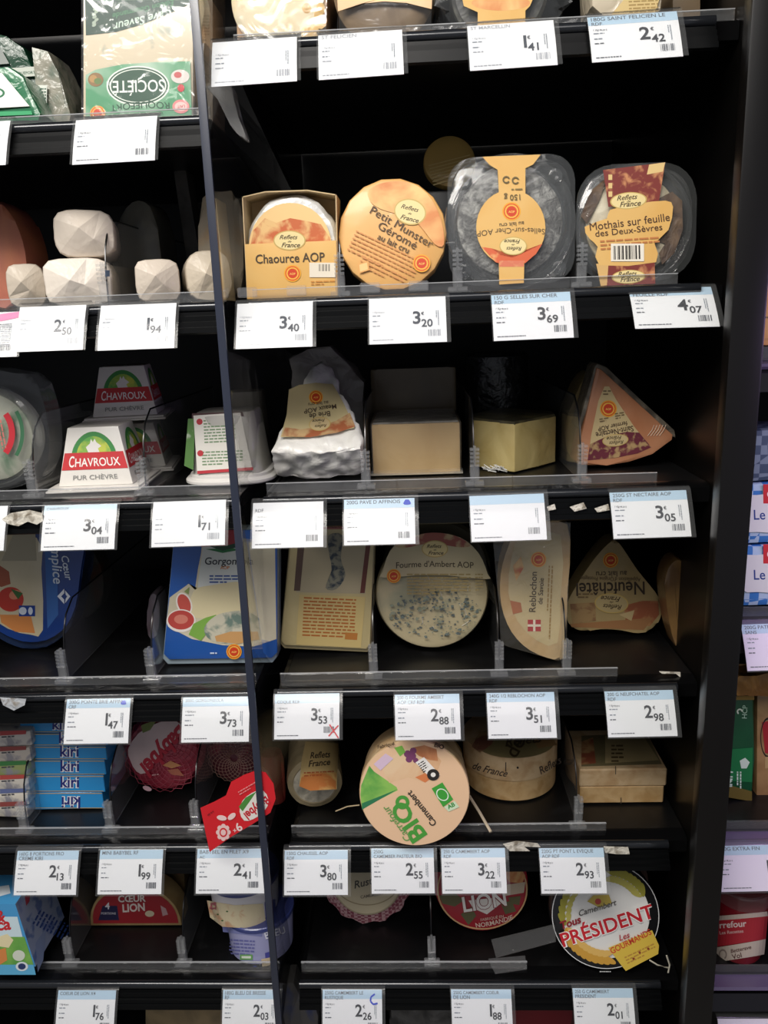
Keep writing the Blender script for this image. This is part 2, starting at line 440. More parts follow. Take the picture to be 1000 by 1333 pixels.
DIV = [(2, 443, 372, 'clear divider between the open-topped card box and the orange round cheese'),
       (2, 596, 372, 'clear divider between the orange round and the grey ash-coated cheese tray'),
       (2, 757, 370, 'clear divider between the two clear square cheese trays'),
       (2, 137, 388, 'clear divider behind the stacked white paper logs'),
       (3, 41, 632, 'clear divider beside the clear domed tray at the left edge'),
       (3, 186, 628, 'clear divider just right of the pyramid goat cheese tubs'),
       (3, 476, 612, 'clear divider between the white triangular wedge and the beige block'),
       (3, 618, 608, 'clear divider between the beige block and the dark-topped yellow wedge'),
       (3, 758, 606, 'clear divider at the foot of the orange triangular wedge'),
       (4, 81, 870, 'clear divider at the right of the rounded blue pack'),
       (4, 196, 870, 'clear divider in the empty stretch left of the gorgonzola pack'),
       (4, 486, 862, 'clear divider between the cream tray and the blue-veined round'),
       (4, 650, 862, 'clear divider between the blue-veined round and the half-moon cheese'),
       (4, 738, 862, 'clear divider between the half-moon cheese and the heart-shaped cheese'),
       (5, 28, 1060, 'clear divider left of the stack of thin blue boxes'),
       (5, 141, 1060, 'clear divider right of the stack of thin blue boxes'),
       (5, 253, 1058, 'clear divider right of the round red netted cheese'),
       (5, 753, 1060, 'clear divider between the round wooden box and the square wooden box'),
       (6, 89, 1240, 'clear divider left of the red half-moon box'),
       (6, 237, 1240, 'clear divider right of the red half-moon box'),
       (6, 562, 1232, 'clear divider left of the red round box')]
for row, a, b, lab in DIV:
    if div0 is None: div0 = make_divider(); o = div0
    else: o = copy_tree(div0)
    o.location = (PY(a, b, .747).x, .747, S[row]+.0005); o['label'] = lab

# small clear stops along the lip of the second shelf
for k, (a, b, lab) in enumerate([(386, 378, 'small clear stop under the open-topped card box'), (322, 380, 'small clear stop left of the open-topped card box'),
                    (482, 378, 'small clear stop under the left of the orange round cheese'), (545, 376, 'small clear stop under the right of the orange round cheese')]):
    o = MB().box(-.009, .009, -.002, .002, 0, .009, CLIPM, bev=.001, seg=1).build('lip_stop')
    o.location = (PY(a, b, .739).x, .7395, 1.3718); tag(o, lab, 'clip', 'small clear lip stops')

# ------------------------------------------------------------------ price cards
CARD = mat('f1f3f5', .5, spec=.2); BAND = mat('bcd8ec', .35); GREY = mat('5c6068', .5); INK = mat('2a2c32', .6, spec=.1); PALEINK = mat('8a929c', .5)
def card(row, x0, x1, yb, price, h1, h2, label, roll=0., lean=28, yaw=0, band=None, extra=None, hscale=1., hid=False, seed=1, Y=.70, name='price_card', body=None, dz=0, glare_pale=False):
    INK = mat('454a54', .6, spec=.1) if glare_pale else mat('33353c', .5); GREY = mat('a4a8b0', .5) if glare_pale else mat('5c6068', .5)  # overexposure put into the print: paler ink on cards bleached by glare
    p = PY((x0+x1)/2, yb, Y); W = (PY(x1, yb, Y).x-PY(x0, yb, Y).x)
    t = thing(name, label, 'price card', 'price cards clipped to the shelf rails', p, (-D(lean), D(roll), D(yaw)))
    cm = body or CARD
    if band is None: band = bool(h1) and not glare_pale  # glare cards also lose the blue band, as if bleached by light
    H = .0435*hscale
    m = MB(); n = 6; prof = []
    for i in range(n+1):
        q = i/n; prof.append((-.0006-.0016*math.sin(math.pi*q)*.6, H*q))
    m.xsec(prof+[(y+.0005, z) for y, z in prof[::-1]], -W/2, W/2, cm); m.build('card', t)
    def pr_f(u, v):
        z = H-v/1000*H/.0435; q = z/H
        return Vector(((u-33.5)/67*W, -.0006-.0016*math.sin(math.pi*q)*.6, z)), Vector((0, -1, 0))
    pr = Print(t, pr_f, 'card_print', up=.0002, step=.00003)
    if band:
        m = MB(); vs = [pr_f(u, v)[0]+Vector((0, -.0001, 0)) for v in (0, 3, 6, 9) for u in (0, 67)]
        m.add(vs, [(2*i, 2*i+1, 2*i+3, 2*i+2) for i in range(3)], BAND); m.build('header_band', t)
    if h1: pr.text(h1, 2.5, 4.6, min(2.5+2.55*len(h1), 58), 4.6, GREY, hs=1.0, bold=.01)
    if h2: pr.text(h2, 2.5, 9.2, 2.5+2.6*len(h2), 9.2, GREY, hs=1.0, bold=.01)
    pr.text('1 Kg =', 3, 14.5, 9.5, 14.5, GREY, shear=.3); pr.text('14,20 E', 8, 14.8, 13.5, 14.8, GREY)
    pr.lines(3, 16.8, 13, 16.8, 1, 2.2, PALEINK, seed=seed, word=3)
    pr.lines(3, 22, 12, 22, 1, 2.4, PALEINK, seed=seed+3, word=3); pr.lines(3, 26.5, 14, 26.5, 1, 2.2, GREY, seed=seed+5, word=3)
    pr.lines(3, 39.6, 34, 39.6, 1, 1.9, GREY, seed=seed+7, word=2.2)
    if price:
        a, b = price.split(',')
        k = 16.6; w = glyph_w(a, k, .02); pr.text(a, 44.7-w, 25.8, 44.7, 25.8, INK, bold=.02)
        k = 10; w = glyph_w(b, k, .018); pr.text(b, 45.4, 29, 45.4+w, 29, INK, bold=.018)
        pr.text('€', 45.3, 17.8, 47.8, 17.8, INK)
    pr.bars(51, 31.8 if price else 32, 62, 31.8 if price else 32, 6, GREY, n=11, seed=seed)
    pr.lines(60.5, 14, 60.5, 28, 2, 1.6, PALEINK, seed=seed+2, word=1.6)
    if extra: extra(pr)
    pr.done()
    # clear sleeve that hooks over the rail
    sp = [(-.003, -.001), (-.0037, H*.5), (-.003, H), (-.0015, H+.003), (.0016, H+.0052), (.0052, H+.0053)]
    sm = MB(); sm.xsec(sp+[(y+.0004, z-.0004) for y, z in sp[::-1]], -W/2-.0012, W/2+.0035, SLEEVE); sm.build('sleeve', t)
    return t
BLUE = mat('2a46c8', .5)
def blob(u, v, r, col=BLUE):
    def f(pr):
        pr.fan([(u+r*(1+.25*math.sin(3*a))*math.cos(a), v+r*(1+.2*math.cos(2*a))*math.sin(a)) for a in [i*.35 for i in range(18)]], col)
    return f
def stroke(pr, pts, wd, col):
    for (a, b), (c, d) in zip(pts, pts[1:]):
        L = math.hypot(c-a, d-b) or 1; nx, ny = -(d-b)/L*wd/2, (c-a)/L*wd/2
        pr.poly([(a+nx, b+ny), (c+nx, d+ny), (c-nx, d-ny), (a-nx, b-ny)], col)
def redx(pr):
    stroke(pr, [(57, 30), (66, 43)], 1.3, 'd8343c'); stroke(pr, [(66, 31), (56, 41)], 1.3, 'd8343c')
def tick(pr): stroke(pr, [(59, 4), (54.5, 7), (54, 11), (57, 14), (62, 13)], 1.7, BLUE)
def pink(pr):
    pr.lines(38, 12, 60, 12, 14, 1.8, GREY, word=3, seed=5); pr.fan([(40, 3), (55, 1), (66, 0), (66, 6), (50, 9), (41, 10)], 'f080b0')
CARDS = [('1L', 94, 202, 212, '', '', '', 'blank-looking white price card under the green and white pack on the top left shelf', -1, {}),
 ('1L', -98, 8, 218, '', '', '', 'price card cut off by the left edge below the green foil wedges', -1, {}),
 ('1R', 275, 387, 110, '', '', '', 'washed-out price card at the left end of the top right shelf', -2, dict(glare_pale=True)),
 ('1R', 415, 526, 101, '', 'ST FELICIEN', '', 'washed-out price card second from the left on the top right shelf', -2, dict(glare_pale=True)),
 ('1R', 612, 726, 89, '1,41', 'ST MARCELLIN', '', 'price card reading 1,41 on the top right shelf', -2, dict(glare_pale=True)),
 ('1R', 771, 889, 78, '2,42', '180G SAINT FELICIEN LE', 'RDF', 'price card reading 2,42 at the right end of the top right shelf', -2, {}),
 (2, -72, 22, 466, '', '', '', 'price card with a pink highlighter mark at the left edge', 0, dict(extra=pink)),
 (2, 20, 108, 457, '2,50', '', '', 'price card reading 2,50 below the white paper logs', 0, dict(glare_pale=True)),
 (2, 127, 227, 455, '1,94', '', '', 'price card reading 1,94 below the small single log', 0, dict(glare_pale=True)),
 (2, 307, 407, 453, '3,40', '', '', 'washed-out price card below the open-topped card box', 0, dict(glare_pale=True)),
 (2, 481, 582, 447, '3,20', '', '', 'price card reading 3,20 below the orange round cheese', 0, dict(glare_pale=True)),
 (2, 643, 747, 442, '3,69', '150 G SELLES SUR CHER', 'RDF', 'price card reading 3,69 below the ash-coated cheese tray', -1, {}),
 (2, 827, 937, 427, '4,07', '180 G MOTHAIS SUR', 'FEUILLE RDF', 'tilted price card reading 4,07 at the right end of its shelf', 1, dict(lean=40)),
 (3, -88, 5, 718, '', '', '', 'price card cut off by the left edge below the clear domed tray', 0, {}),
 (3, 53, 149, 716, '3,04', 'CHAVROUX', '', 'price card reading 3,04 below the pyramid tubs', 0, {}),
 (3, 197, 293, 711, '1,71', '', '', 'price card reading 1,71 below the tub seen from its back', -1, dict(glare_pale=True)),
 (3, 328, 421, 713, '', '', 'RDF', 'price card without a price below the white triangular wedge', 0, {}),
 (3, 448, 541, 709, '', '200G PAVE D AFFINOIS', '', 'price card with a round blue dot below the beige block', 0, dict(extra=blob(60, 4, 3.2))),
 (3, 614, 712, 704, '', '', '', 'price card without a price and with a blue band below the yellow wedge', -1, dict(band=True)),
 (3, 799, 900, 700, '3,05', '250G ST NECTAIRE AOP', 'RDF', 'price card reading 3,05 below the orange triangular wedge', -1, {}),
 (4, 83, 167, 968, '1,47', '200G POINTE BRIE AFFIN', 'CRF', 'price card reading 1,47 with a blue dot', 0, dict(extra=blob(60, 4, 2.6))),
 (4, 236, 324, 966, '3,73', '200G GORGONZOLA', '', 'price card reading 3,73 left of the glass partition', 0, {}),
 (4, 357, 442, 962, '3,53', '', 'COQUE RDF', 'price card reading 3,53 with a red cross drawn on it', 0, dict(band=True, extra=redx)),
 (4, 515, 600, 963, '2,88', '200 G FOURME AMBERT', 'AOP CRF RDF', 'price card reading 2,88 below the blue-veined round', 0, {}),
 (4, 636, 725, 961, '3,51', '240G 1/2 REBLOCHON AOP', 'RDF', 'price card reading 3,51 below the half-moon cheese', 0, {}),
 (4, 792, 882, 959, '2,98', '200 G NEUFCHATEL AOP', 'RDF', 'price card reading 2,98 below the heart-shaped cheese', -1, {}),
 (5, 18, 99, 1165, '2,13', '160G 8 PORTIONS FRO', 'CREME KIRI', 'price card reading 2,13 below the stack of thin blue boxes', 0, {}),
 (5, 127, 210, 1164, '1,99', 'MINI BABYBEL RF', '', 'price card reading 1,99 below the round red netted cheese', 0, {}),
 (5, 255, 344, 1163, '2,41', 'BABYBEL EN FILET X9', 'AC', 'price card reading 2,41 just under the hanging red tag', 0, {}),
 (5, 370, 453, 1165, '3,80', '150G CHAUSSEL AOP', 'RDF', 'price card reading 3,80 below the paper-wrapped roll', 0, {}),
 (5, 484, 566, 1163, '2,55', '250G', 'CAMEMBER PASTEUR BIO', 'price card reading 2,55 below the overhanging round box', 0, {}),
 (5, 576, 660, 1163, '3,22', '250 G CAMEMBERT AOP', 'RDF', 'price card reading 3,22 above the red round box', 0, {}),
 (5, 705, 790, 1163, '2,93', '220G PT PONT L EVEQUE', 'AOP RDF', 'price card reading 2,93 below the square wooden box', 0, {}),
 (6, 72, 148, 1346, '1,76', 'COEUR DE LION X4', '', 'price card reading 1,76 at the bottom left', 0, {}),
 (6, 289, 363, 1346, '2,03', '180G BLEU DE BRESSE', 'RF', 'price card reading 2,03 at the bottom beside the glass partition', 0, {}),
 (6, 420, 498, 1346, '2,26', '250G CAMEMBERT LE', 'RUSTIQUE', 'price card reading 2,26 with a blue pen tick', 0, dict(extra=tick)),
 (6, 589, 668, 1346, '1,88', '250G CAMEMBERT COEUR', 'DE LION', 'price card reading 1,88 at the bottom', 0, {}),
 (6, 749, 828, 1345, '2,01', '250 G CAMEMBERT', 'PRESIDENT', 'price card reading 2,01 at the bottom below the black and white round', 0, {})]
for i, (row, x0, x1, yb, pr_, h1, h2, lab, roll, kw) in enumerate(CARDS):
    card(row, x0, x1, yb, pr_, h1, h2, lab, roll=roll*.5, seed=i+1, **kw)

# ================================================================== row 1, left bay
def lump(root, name, pts, Y, depth, m, bev=.003, sub=0, nz=0, nf=40, seg=2):
    """outline traced in pixels at depth Y, made a solid with real thickness under root"""
    M = mx_of(root).inverted(); L = []
    for a, b in pts:
        p = M @ PY(a, b, Y); L.append((p.x, p.z))
    y0 = (M @ PY(pts[0][0], pts[0][1], Y)).y
    return MB().prism(L, y0, y0+depth, m, bev=bev, sub=sub, nz=nz, nf=nf, seg=seg).build(name, root)
def smoothpts(pts, n=4, closed=True):
    """Catmull-Rom through points"""
    out = []; k = len(pts)
    for i in range(k):
        p0, p1, p2, p3 = (pts[(i+j-1) % k] for j in range(4))
        for j in range(n):
            t = j/n
            out.append(tuple(.5*((2*p1[q])+(-p0[q]+p2[q])*t+(2*p0[q]-5*p1[q]+4*p2[q]-p3[q])*t*t+(-p0[q]+3*p1[q]-3*p2[q]+p3[q])*t**3) for q in (0, 1)))
    return out
def vproj(root, Y): 
    M = mx_of(root).inverted(); y = (M @ Vector((0, Y, root.location.z))).y
    return plane_proj(root, (0, y, 0), (0, -1, 0))
GREEN = mat('1f6b45', .3, coat=.6, bump=(60, .3))
WHITEF = mat('e6e6e0', .3, coat=.6, bump=(60, .4))

t, W = item('cheese_wedge_pack', 'green and white foil-wrapped cheese wedge at the left edge of the top shelf', 'cheese pack', '1L', -20, 60, 158, Y=.765, group='foil-wrapped wedges')
lump(t, 'wrapper', [(-40, 84), (10, 86), (30, 100), (52, 148), (50, 157), (-40, 160)], .765, .05, GREEN, sub=2, nz=.002)
pr = Print(t, vproj(t, .765), 'printed_label', up=.0022)
pr.poly([(-30, 92), (4, 96), (40, 139), (-30, 143)], 'eceae4'); pr.ell(-4, 122, 12, 7, '1f6b45'); pr.ell(-4, 122, 9, 4.5, 'e8efe6')
pr.poly([(-30, 147), (42, 145), (44, 150), (-30, 153)], '2f9a62'); pr.done()
t, W = item('cheese_wedge_pack', 'dark green foil-wrapped cheese wedge lying behind, above the white triangle', 'cheese pack', '1L', -10, 60, 150, Y=.83, group='foil-wrapped wedges')
lump(t, 'wrapper', [(-40, 36), (8, 46), (30, 62), (52, 108), (58, 160), (-40, 160)], .83, .05, mat('123f2a', .3, coat=.5, bump=(70, .4)), sub=2, nz=.003)
pr = Print(t, vproj(t, .83), 'printed_label', up=.003)
pr.poly([(-10, 60), (4, 66), (14, 84), (-10, 86)], '8b908c'); pr.poly([(14, 90), (46, 88), (50, 100), (22, 102)], 'b9beb4')
pr.text('ROQUEFORT', 18, 99, 48, 97, '1c4a30', bold=.02); pr.done()
t, W = item('cheese_wedge_pack', 'clear-wrapped pale cheese wedge between the green wedge and the tall roquefort pack', 'cheese pack', '1L', 55, 100, 156, Y=.80, group='foil-wrapped wedges')
lump(t, 'cheese', [(40, 60), (62, 66), (76, 96), (92, 150), (90, 160), (50, 160)], .80, .05, mat('8a8779', .4, coat=.5, mix=('5b6658', 60, .45, .65), bump=(50, .4)), sub=1, nz=.002)
pr = Print(t, vproj(t, .80), 'printed_label', up=.003)
pr.rect(50, 112, 63, 156, 'c9cdc4'); pr.lines(52, 116, 62, 116, 9, 4, '3b5b49', word=3); pr.done()

t, W = item('roquefort_pack', 'tall green and cream roquefort pack standing upside down above a blank card', 'cheese pack', '1L', 106, 250, 158, Y=.768)
lump(t, 'tray', [(107, -40), (252, -40), (252, 162), (107, 162)], .768, .034, mat('d9cbb0', .3, coat=.6, mix=('9aa395', 35, .62, .72)), bev=.004)
pr = Print(t, vproj(t, .768), 'printed_label')
DG = mat('17402f', .35, coat=.4)
pr.poly([(110, -40), (248, -40), (248, 4), (238, 10), (215, 20), (185, 32), (150, 42), (112, 46)], DG)
pr.text('Cave Saveur', 222, 12, 146, 31, 'cfe3d3', shear=.3); pr.text('Édition Gourmande', 226, 0, 146, 18, '4f8a62', shear=.3)
for k in range(7): pr.ell(124+2*math.sin(k*2), 12+k*3.5, 3, 2, 'a9b8a6', rot=30)
pr.fan([(112, 98), (125, 91), (160, 84), (205, 81), (248, 80), (250, 153), (112, 153)], mat('4f9a6c', .35, coat=.4, mix=('cfe0cf', 14, .42, .66)))
pr.ell(180, 112, 41, 26, 'e7efe4'); pr.ell(180, 112, 39, 24, '1d4d35'); pr.ring(180, 112, 37, 22, .95, 'e7efe4')
pr.text('SOCIÉTÉ', 214, 104, 147, 106, 'eef3ec', hs=1.25, bold=.01)
pr.text('ROQUEFORT', 221, 134, 144, 138, '1d4d35', hs=.95, arc=-3)
pr.ell(125, 104, 10, 9, '8d6a3c'); pr.ell(122, 103, 5, 5, 'b58a4c'); pr.ell(128, 106, 5, 4, '5f7c3c')
pr.ell(235, 100, 12, 9, 'd9d2cc'); pr.ell(232, 98, 5, 4, 'c65b5a'); pr.ell(236, 115, 4.5, 5, 'c8343a')
pr.ell(236, 139, 11, 9, 'e58a8a'); pr.ell(236, 139, 8, 6, 'f2c7c2'); pr.text('LAIT', 241, 137, 231, 138, 'b0303a')
seal(pr, 128, 148, 10)
pr.done()
lump(t, 'film', [(106, -40), (253, -40), (253, 162), (106, 162)], .7655, .0004, FILM, bev=0)

t, W = item('card_sleeve_pack', 'plain tan carton seen through the glass partition at the top', 'cheese pack', '1L', 254, 282, 150, Y=.80)
lump(t, 'carton', [(254, -30), (277, -30), (277, 160), (254, 160)], .80, .05, mat('8f8270', .5), bev=.001)
pr = Print(t, vproj(t, .80), 'printed_label'); pr.rect(258, 10, 274, 60, 'a7967c'); pr.lines(259, 20, 273, 20, 8, 4, '6b5c48'); pr.done()

# grey clear end piece at the left end of the top right shelf
t = MB().prism(smoothpts([(-.010, 0), (-.004, -.005), (.004, -.022), (.010, -.034), (.018, -.041), (.020, -.038), (.013, -.018), (.010, .002)], 3), 0, .02, clear('smoke_end', .5, hazecol='8e8e8c', rough=.2), bev=.001).build('shelf_end_cap')
p = PY(284, 112, .728); t.location = p; tag(t, 'grey translucent end cap hanging below the left end of the top right shelf', 'end cap')

# ================================================================== row 1, right bay (seen from below)
t, W = item('boxed_round_cheese', 'pale round cheese in open tan box, left end of the top right shelf', 'cheese pack', '1R', 308, 425, 52, Y=.768)
lump(t, 'box', [(306, -30), (427, -30), (424, 54), (309, 54)], .772, .09, mat('c79e74', .5), bev=.001)
M = mx_of(t).inverted(); c = M @ PY(361, 2, .768)
MB().lathe([(.0005, -.004), (.034, -.004), (.0385, -.002), (.040, .0), (.040, .02)], mat('f0e2c0', .5, bump=(50, .5), mix=('e5cc98', 30, .5, .7)), axis='y', c=(c.x, 0, c.z), wob=.03).build('cheese', t)
m = MB(); cc = M @ PY(407, 30, .768)
for k in range(9): m.lathe([(.0002, -.001-.0003*k), (.006+.001*math.sin(k), -.001), (.0065, .002)], mat('d9b26c', .5, mix=('b98247', 80, .5, .6)), axis='y', c=(cc.x+.007*math.cos(k*1.3), -.002, cc.z+.012*math.sin(k*1.7)), n=9)
o = m.build('straw_garnish', t); o['kind'] = 'stuff'
lump(t, 'film', [(306, -30), (427, -30), (424, 54), (309, 54)], .7615, .0004, FILM, bev=0)

t, W = item('round_cheese_tray', 'brown-rimmed round cheese in a clear tray under a tan label on the top right shelf', 'cheese pack', '1R', 437, 565, 44, Y=.768)
pts = [(438, -30), (564, -30), (563, 40), (440, 44)]
M = mx_of(t).inverted(); c = M @ PY(500, -20, .768)
MB().lathe([(.0005, -.002), (.030, -.002), (.041, .0), (.045, .004), (.045, .05)], mat('87735a', .4, coat=.5, mix=('5f4c38', 25, .4, .65), bump=(30, .4)), axis='y', c=(c.x, .004, c.z)).build('cheese', t)
lump(t, 'tray', pts, .766, .05, TRAYM, bev=.005)
pr = Print(t, vproj(t, .7655), 'printed_label'); pr.fan([(438, -30), (564, -30), (562, 12), (530, 4), (500, 2), (470, 5), (440, 15)], mat('e4b98a', .5, mix=('efd0a4', 12, .4, .6))); pr.done()

t, W = item('round_cheese_tray', 'clear round-lidded tray with an orange hourglass label on the top right shelf', 'cheese pack', '1R', 570, 738, 34, Y=.768)
lump(t, 'tray', smoothpts([(576, -40), (732, -40), (737, 0), (728, 26), (700, 32), (610, 38), (584, 30), (574, 4)], 2), .766, .05, TRAYM, bev=.006)
c = mx_of(t).inverted() @ PY(652, -18, .768)
MB().lathe([(.0005, -.002), (.030, -.002), (.039, .0), (.042, .004), (.042, .04)], mat('4c4c4b', .5, mix=('77776f', 60, .45, .65), bump=(60, .6)), axis='y', c=(c.x, .006, c.z)).build('cheese', t)
pr = Print(t, vproj(t, .7655), 'printed_label'); pr.fan([(595, -30), (706, -30), (690, 8), (684, 14), (684, 34), (622, 38), (622, 16), (604, 8)], KRAFT)
pr.ell(652, 4, 38, 10, WATER); pr.done()

t, W = item('cheese_cup', 'pale cheese with a diagonal yellow label at the right of the top shelf', 'cheese pack', '1R', 768, 862, 22, Y=.772)
lump(t, 'cheese', [(768, -40), (868, -40), (862, 14), (845, 24), (790, 26), (770, 8)], .775, .05, mat('c9bca4', .4, coat=.5, bump=(50, .5)), bev=.006)
pr = Print(t, vproj(t, .775), 'printed_label', up=.0012); pr.poly([(824, -30), (868, -30), (850, 24), (792, 24), (812, 0)], 'd9bf84'); pr.lines(818, 2, 856, 0, 5, 4.5, 'a78a52'); pr.done()
t, W = item('cheese_carton', 'dim tan carton at the far right end of the top right shelf', 'cheese pack', '1R', 878, 930, 22, Y=.80)
lump(t, 'carton', [(876, -30), (912, -30), (912, 24), (876, 26)], .80, .05, mat('6b5a44', .5), bev=.001)

# ================================================================== row 2, left bay
PAPER = mat('efe6d8', .55, bump=(55, .35))
def log_mesh(w, h, d, sq=5, seed=1):
    """paper-wrapped log seen end on: rounded square section, end paper folded to a low envelope"""
    r = random.Random(seed); b = bmesh.new(); n = 24; rings = []
    for y, k in ((d, .96), (d*.6, 1.0), (.006, 1.0), (.0015, .985), (0, .95)):
        ring = []
        for i in range(n):
            a = 2*math.pi*i/n+.2; ca, sa = math.cos(a), math.sin(a); rr = 1/((abs(ca)**sq+abs(sa)**sq)**(1/sq))
            q = 1+.035*noise.noise(Vector((ca*2+seed, sa*2, y*20)))
            ring.append(b.verts.new((ca*rr*w/2*k*q, y, min(max(h/2+sa*rr*h/2*k*q, 0), h))))
        rings.append(ring)
    for A, B in zip(rings, rings[1:]):
        for i in range(n): b.faces.new((A[i], B[i], B[(i+1) % n], A[(i+1) % n]))
    # folded end: four flaps meeting on a bent ridge
    c1 = b.verts.new((r.uniform(-.12, -.02)*w, -.0105, h*(.5+r.uniform(.02, .12)))); c2 = b.verts.new((r.uniform(.05, .18)*w, -.008, h*(.5-r.uniform(.06, .14))))
    R = rings[-1]
    for i in range(n):
        p, q = R[i], R[(i+1) % n]; mid = (p.co+q.co)/2
        if (mid-c1.co).length < (mid-c2.co).length:
            b.faces.new((p, c1, q))
        else: b.faces.new((p, c2, q))
    for i in range(n):   # bridge where the nearer ridge end changes
        p = R[i]; a1 = ((R[i-1].co+p.co)/2); a2 = ((p.co+R[(i+1) % n].co)/2)
        s1 = (a1-c1.co).length < (a1-c2.co).length; s2 = (a2-c1.co).length < (a2-c2.co).length
        if s1 != s2: b.faces.new((p, c1, c2))
    bmesh.ops.recalc_face_normals(b, faces=b.faces[:])
    return b
LOGS = [('white paper-wrapped log, left one of the lower pair beside the tall stack', 14, 60, 394, 335, .772, 0, 4, 'c4b8a8'),
        ('white paper-wrapped log at the bottom of the two stacked ones', 64, 147, 396, 333, .758, 0, 5, 'ddd3c6'),
        ('white paper-wrapped log on top of the two stacked ones', 76, 150, 333, 270, .766, 0, 4, 'd6cabb'),
        ('small white paper-wrapped log standing by itself', 180, 236, 391, 333, .765, 0, 4.5, 'cbbfb0'),
        ('white paper-wrapped log half hidden by the partition front edge', 246, 304, 389, 322, .775, 0, 3, 'cabda9')]
for i, (lab, x0, x1, yb, yt, Y, dz, sq, cl) in enumerate(LOGS):
    z0 = PY(85, yt, Y).z
    p = PY((x0+x1)/2, yb, Y); w = PY(x1, yb, Y).x-PY(x0, yb, Y).x; h = PY((x0+x1)/2, yt, Y).z-p.z
    z = S[2]+G if i != 2 else S[2]+G+LOG1+.0006
    if i == 1: LOG1 = h
    t = thing('wrapped_cheese_log', lab, 'cheese log', 'white paper-wrapped logs', (p.x, Y, z), (0, 0, D((22, 15, 16, 17, 19)[i])))
    MB().bm(log_mesh(w, h, .09, sq, i+3), mat(cl, .5, coat=.15, bump=(50, .45))).build('paper', t, smooth=False)
    if i == 1:
        pr = Print(t, plane_proj(t, (w/2, 0, 0), (1, 0, 0)), 'printed_patch', up=.0012); pr.rect(135, 352, 141, 360, '3f7fb5'); pr.done()
t, W = item('pink_packet', 'blurred pink packet cut off by the left edge', 'packet', 2, -30, 36, 392, Y=.80)
lump(t, 'packet', smoothpts([(-40, 265), (2, 268), (20, 290), (33, 330), (34, 370), (28, 396), (-40, 396)], 3), .80, .05, mat('a05c50', .4, mix=('c9805c', 14, .4, .65)), bev=.006)
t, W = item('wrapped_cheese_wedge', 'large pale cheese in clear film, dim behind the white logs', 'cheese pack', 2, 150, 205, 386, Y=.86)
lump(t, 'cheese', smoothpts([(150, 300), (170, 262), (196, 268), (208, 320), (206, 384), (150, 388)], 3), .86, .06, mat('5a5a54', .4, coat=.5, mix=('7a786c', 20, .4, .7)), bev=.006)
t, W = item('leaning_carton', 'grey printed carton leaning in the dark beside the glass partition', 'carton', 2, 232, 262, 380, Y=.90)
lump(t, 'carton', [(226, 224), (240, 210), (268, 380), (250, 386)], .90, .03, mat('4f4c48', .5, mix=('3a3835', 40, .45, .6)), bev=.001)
t, W = item('wrapped_cheese_half', 'rounded cheese with an orange base in clear film just right of the partition edge', 'cheese pack', 2, 275, 318, 386, Y=.80)
lump(t, 'cheese', smoothpts([(262, 258), (300, 256), (314, 268), (317, 330), (314, 380), (290, 386), (262, 386)], 3), .82, .05, mat('b9ab93', .4, coat=.6, mix=('c99c62', 16, .5, .62)), bev=.005)

# ================================================================== row 2, right bay
t, W = item('boxed_round_cheese', 'chaource cheese in an open-fronted yellow card box', 'cheese pack', 2, 318, 438, 380, Y=.752, group='cheeses of the cream and russet range')
Yf = .752; M = mx_of(t).inverted()
BOXM = mat('cdb488', .6); BX = [(321, 380), (315, 256), (345, 249), (400, 247), (438, 253), (440, 376)]
L = [(M @ PY(a, b, Yf)) for a, b in BX]; L = [(p.x, p.z) for p in L]; L[0] = (L[0][0], 0); L[-1] = (L[-1][0], 0)
m = MB(); n = len(L)
for i in range(n-1):
    (xa, za), (xb, zb) = L[i], L[i+1]; dx, dz_ = xb-xa, zb-za; q = math.hypot(dx, dz_); nx, nz_ = dz_/q*.0009, -dx/q*.0009
    m.add([(xa, 0, za), (xb, 0, zb), (xb+nx, 0, zb+nz_), (xa+nx, 0, za+nz_), (xa, .04, za), (xb, .04, zb), (xb+nx, .04, zb+nz_), (xa+nx, .04, za+nz_)],
          [(0, 1, 2, 3), (4, 7, 6, 5), (0, 4, 5, 1), (2, 6, 7, 3), (1, 5, 6, 2), (0, 3, 7, 4)], BOXM)
m.prism(L, .0385, .0395, BOXM)
m.build('box_shell', t)
c = M @ PY(381, 316, Yf+.004)
MB().lathe([(.0005, 0), (.030, 0), (.0385, .0015), (.0415, .006), (.042, .030)], mat('dcdcd8', .3, coat=.7, bump=(45, .8)), axis='y', c=(c.x, .004, c.z), n=40, wob=.05).build('wrapped_cheese', t)
pr = Print(t, plane_proj(t, (0, .0038, 0)), 'round_label', up=.0004)
pr.ell(378, 322, 54, 58, 'efc98a'); pr.fan([(326, 322), (330, 300), (345, 284), (360, 290), (378, 284), (400, 288), (418, 292), (430, 310), (432, 330), (326, 330)], RUSSET); pr.done()
pr0 = [(318, 318), (438, 313), (440, 377), (322, 380)]
MB().prism([(L[0][0]+.0004, 0), (L[-1][0]-.0004, 0), ((M @ PY(438, 313, Yf)).x, (M @ PY(438, 313, Yf)).z), ((M @ PY(319, 318, Yf)).x, (M @ PY(319, 318, Yf)).z)], -.0012, 0, KRAFT, bev=.0003).build('front_panel', t)
pr = Print(t, plane_proj(t, (0, -.0012, 0)), 'printed_text')
plate(pr, 377, 313, 21, 13); pr.text('Chaource AOP', 333, 343, 423, 340, '4a3c2a', bold=.012, hs=1.15); seal(pr, 381, 356, 11)
pr.rect(403, 342, 437, 361, 'e6dcc8'); pr.bars(415, 344, 430, 344, 9, '8a8478', n=7); pr.lines(405, 366, 436, 365, 2, 3.4, 'c98a3e'); pr.done()
pr = None

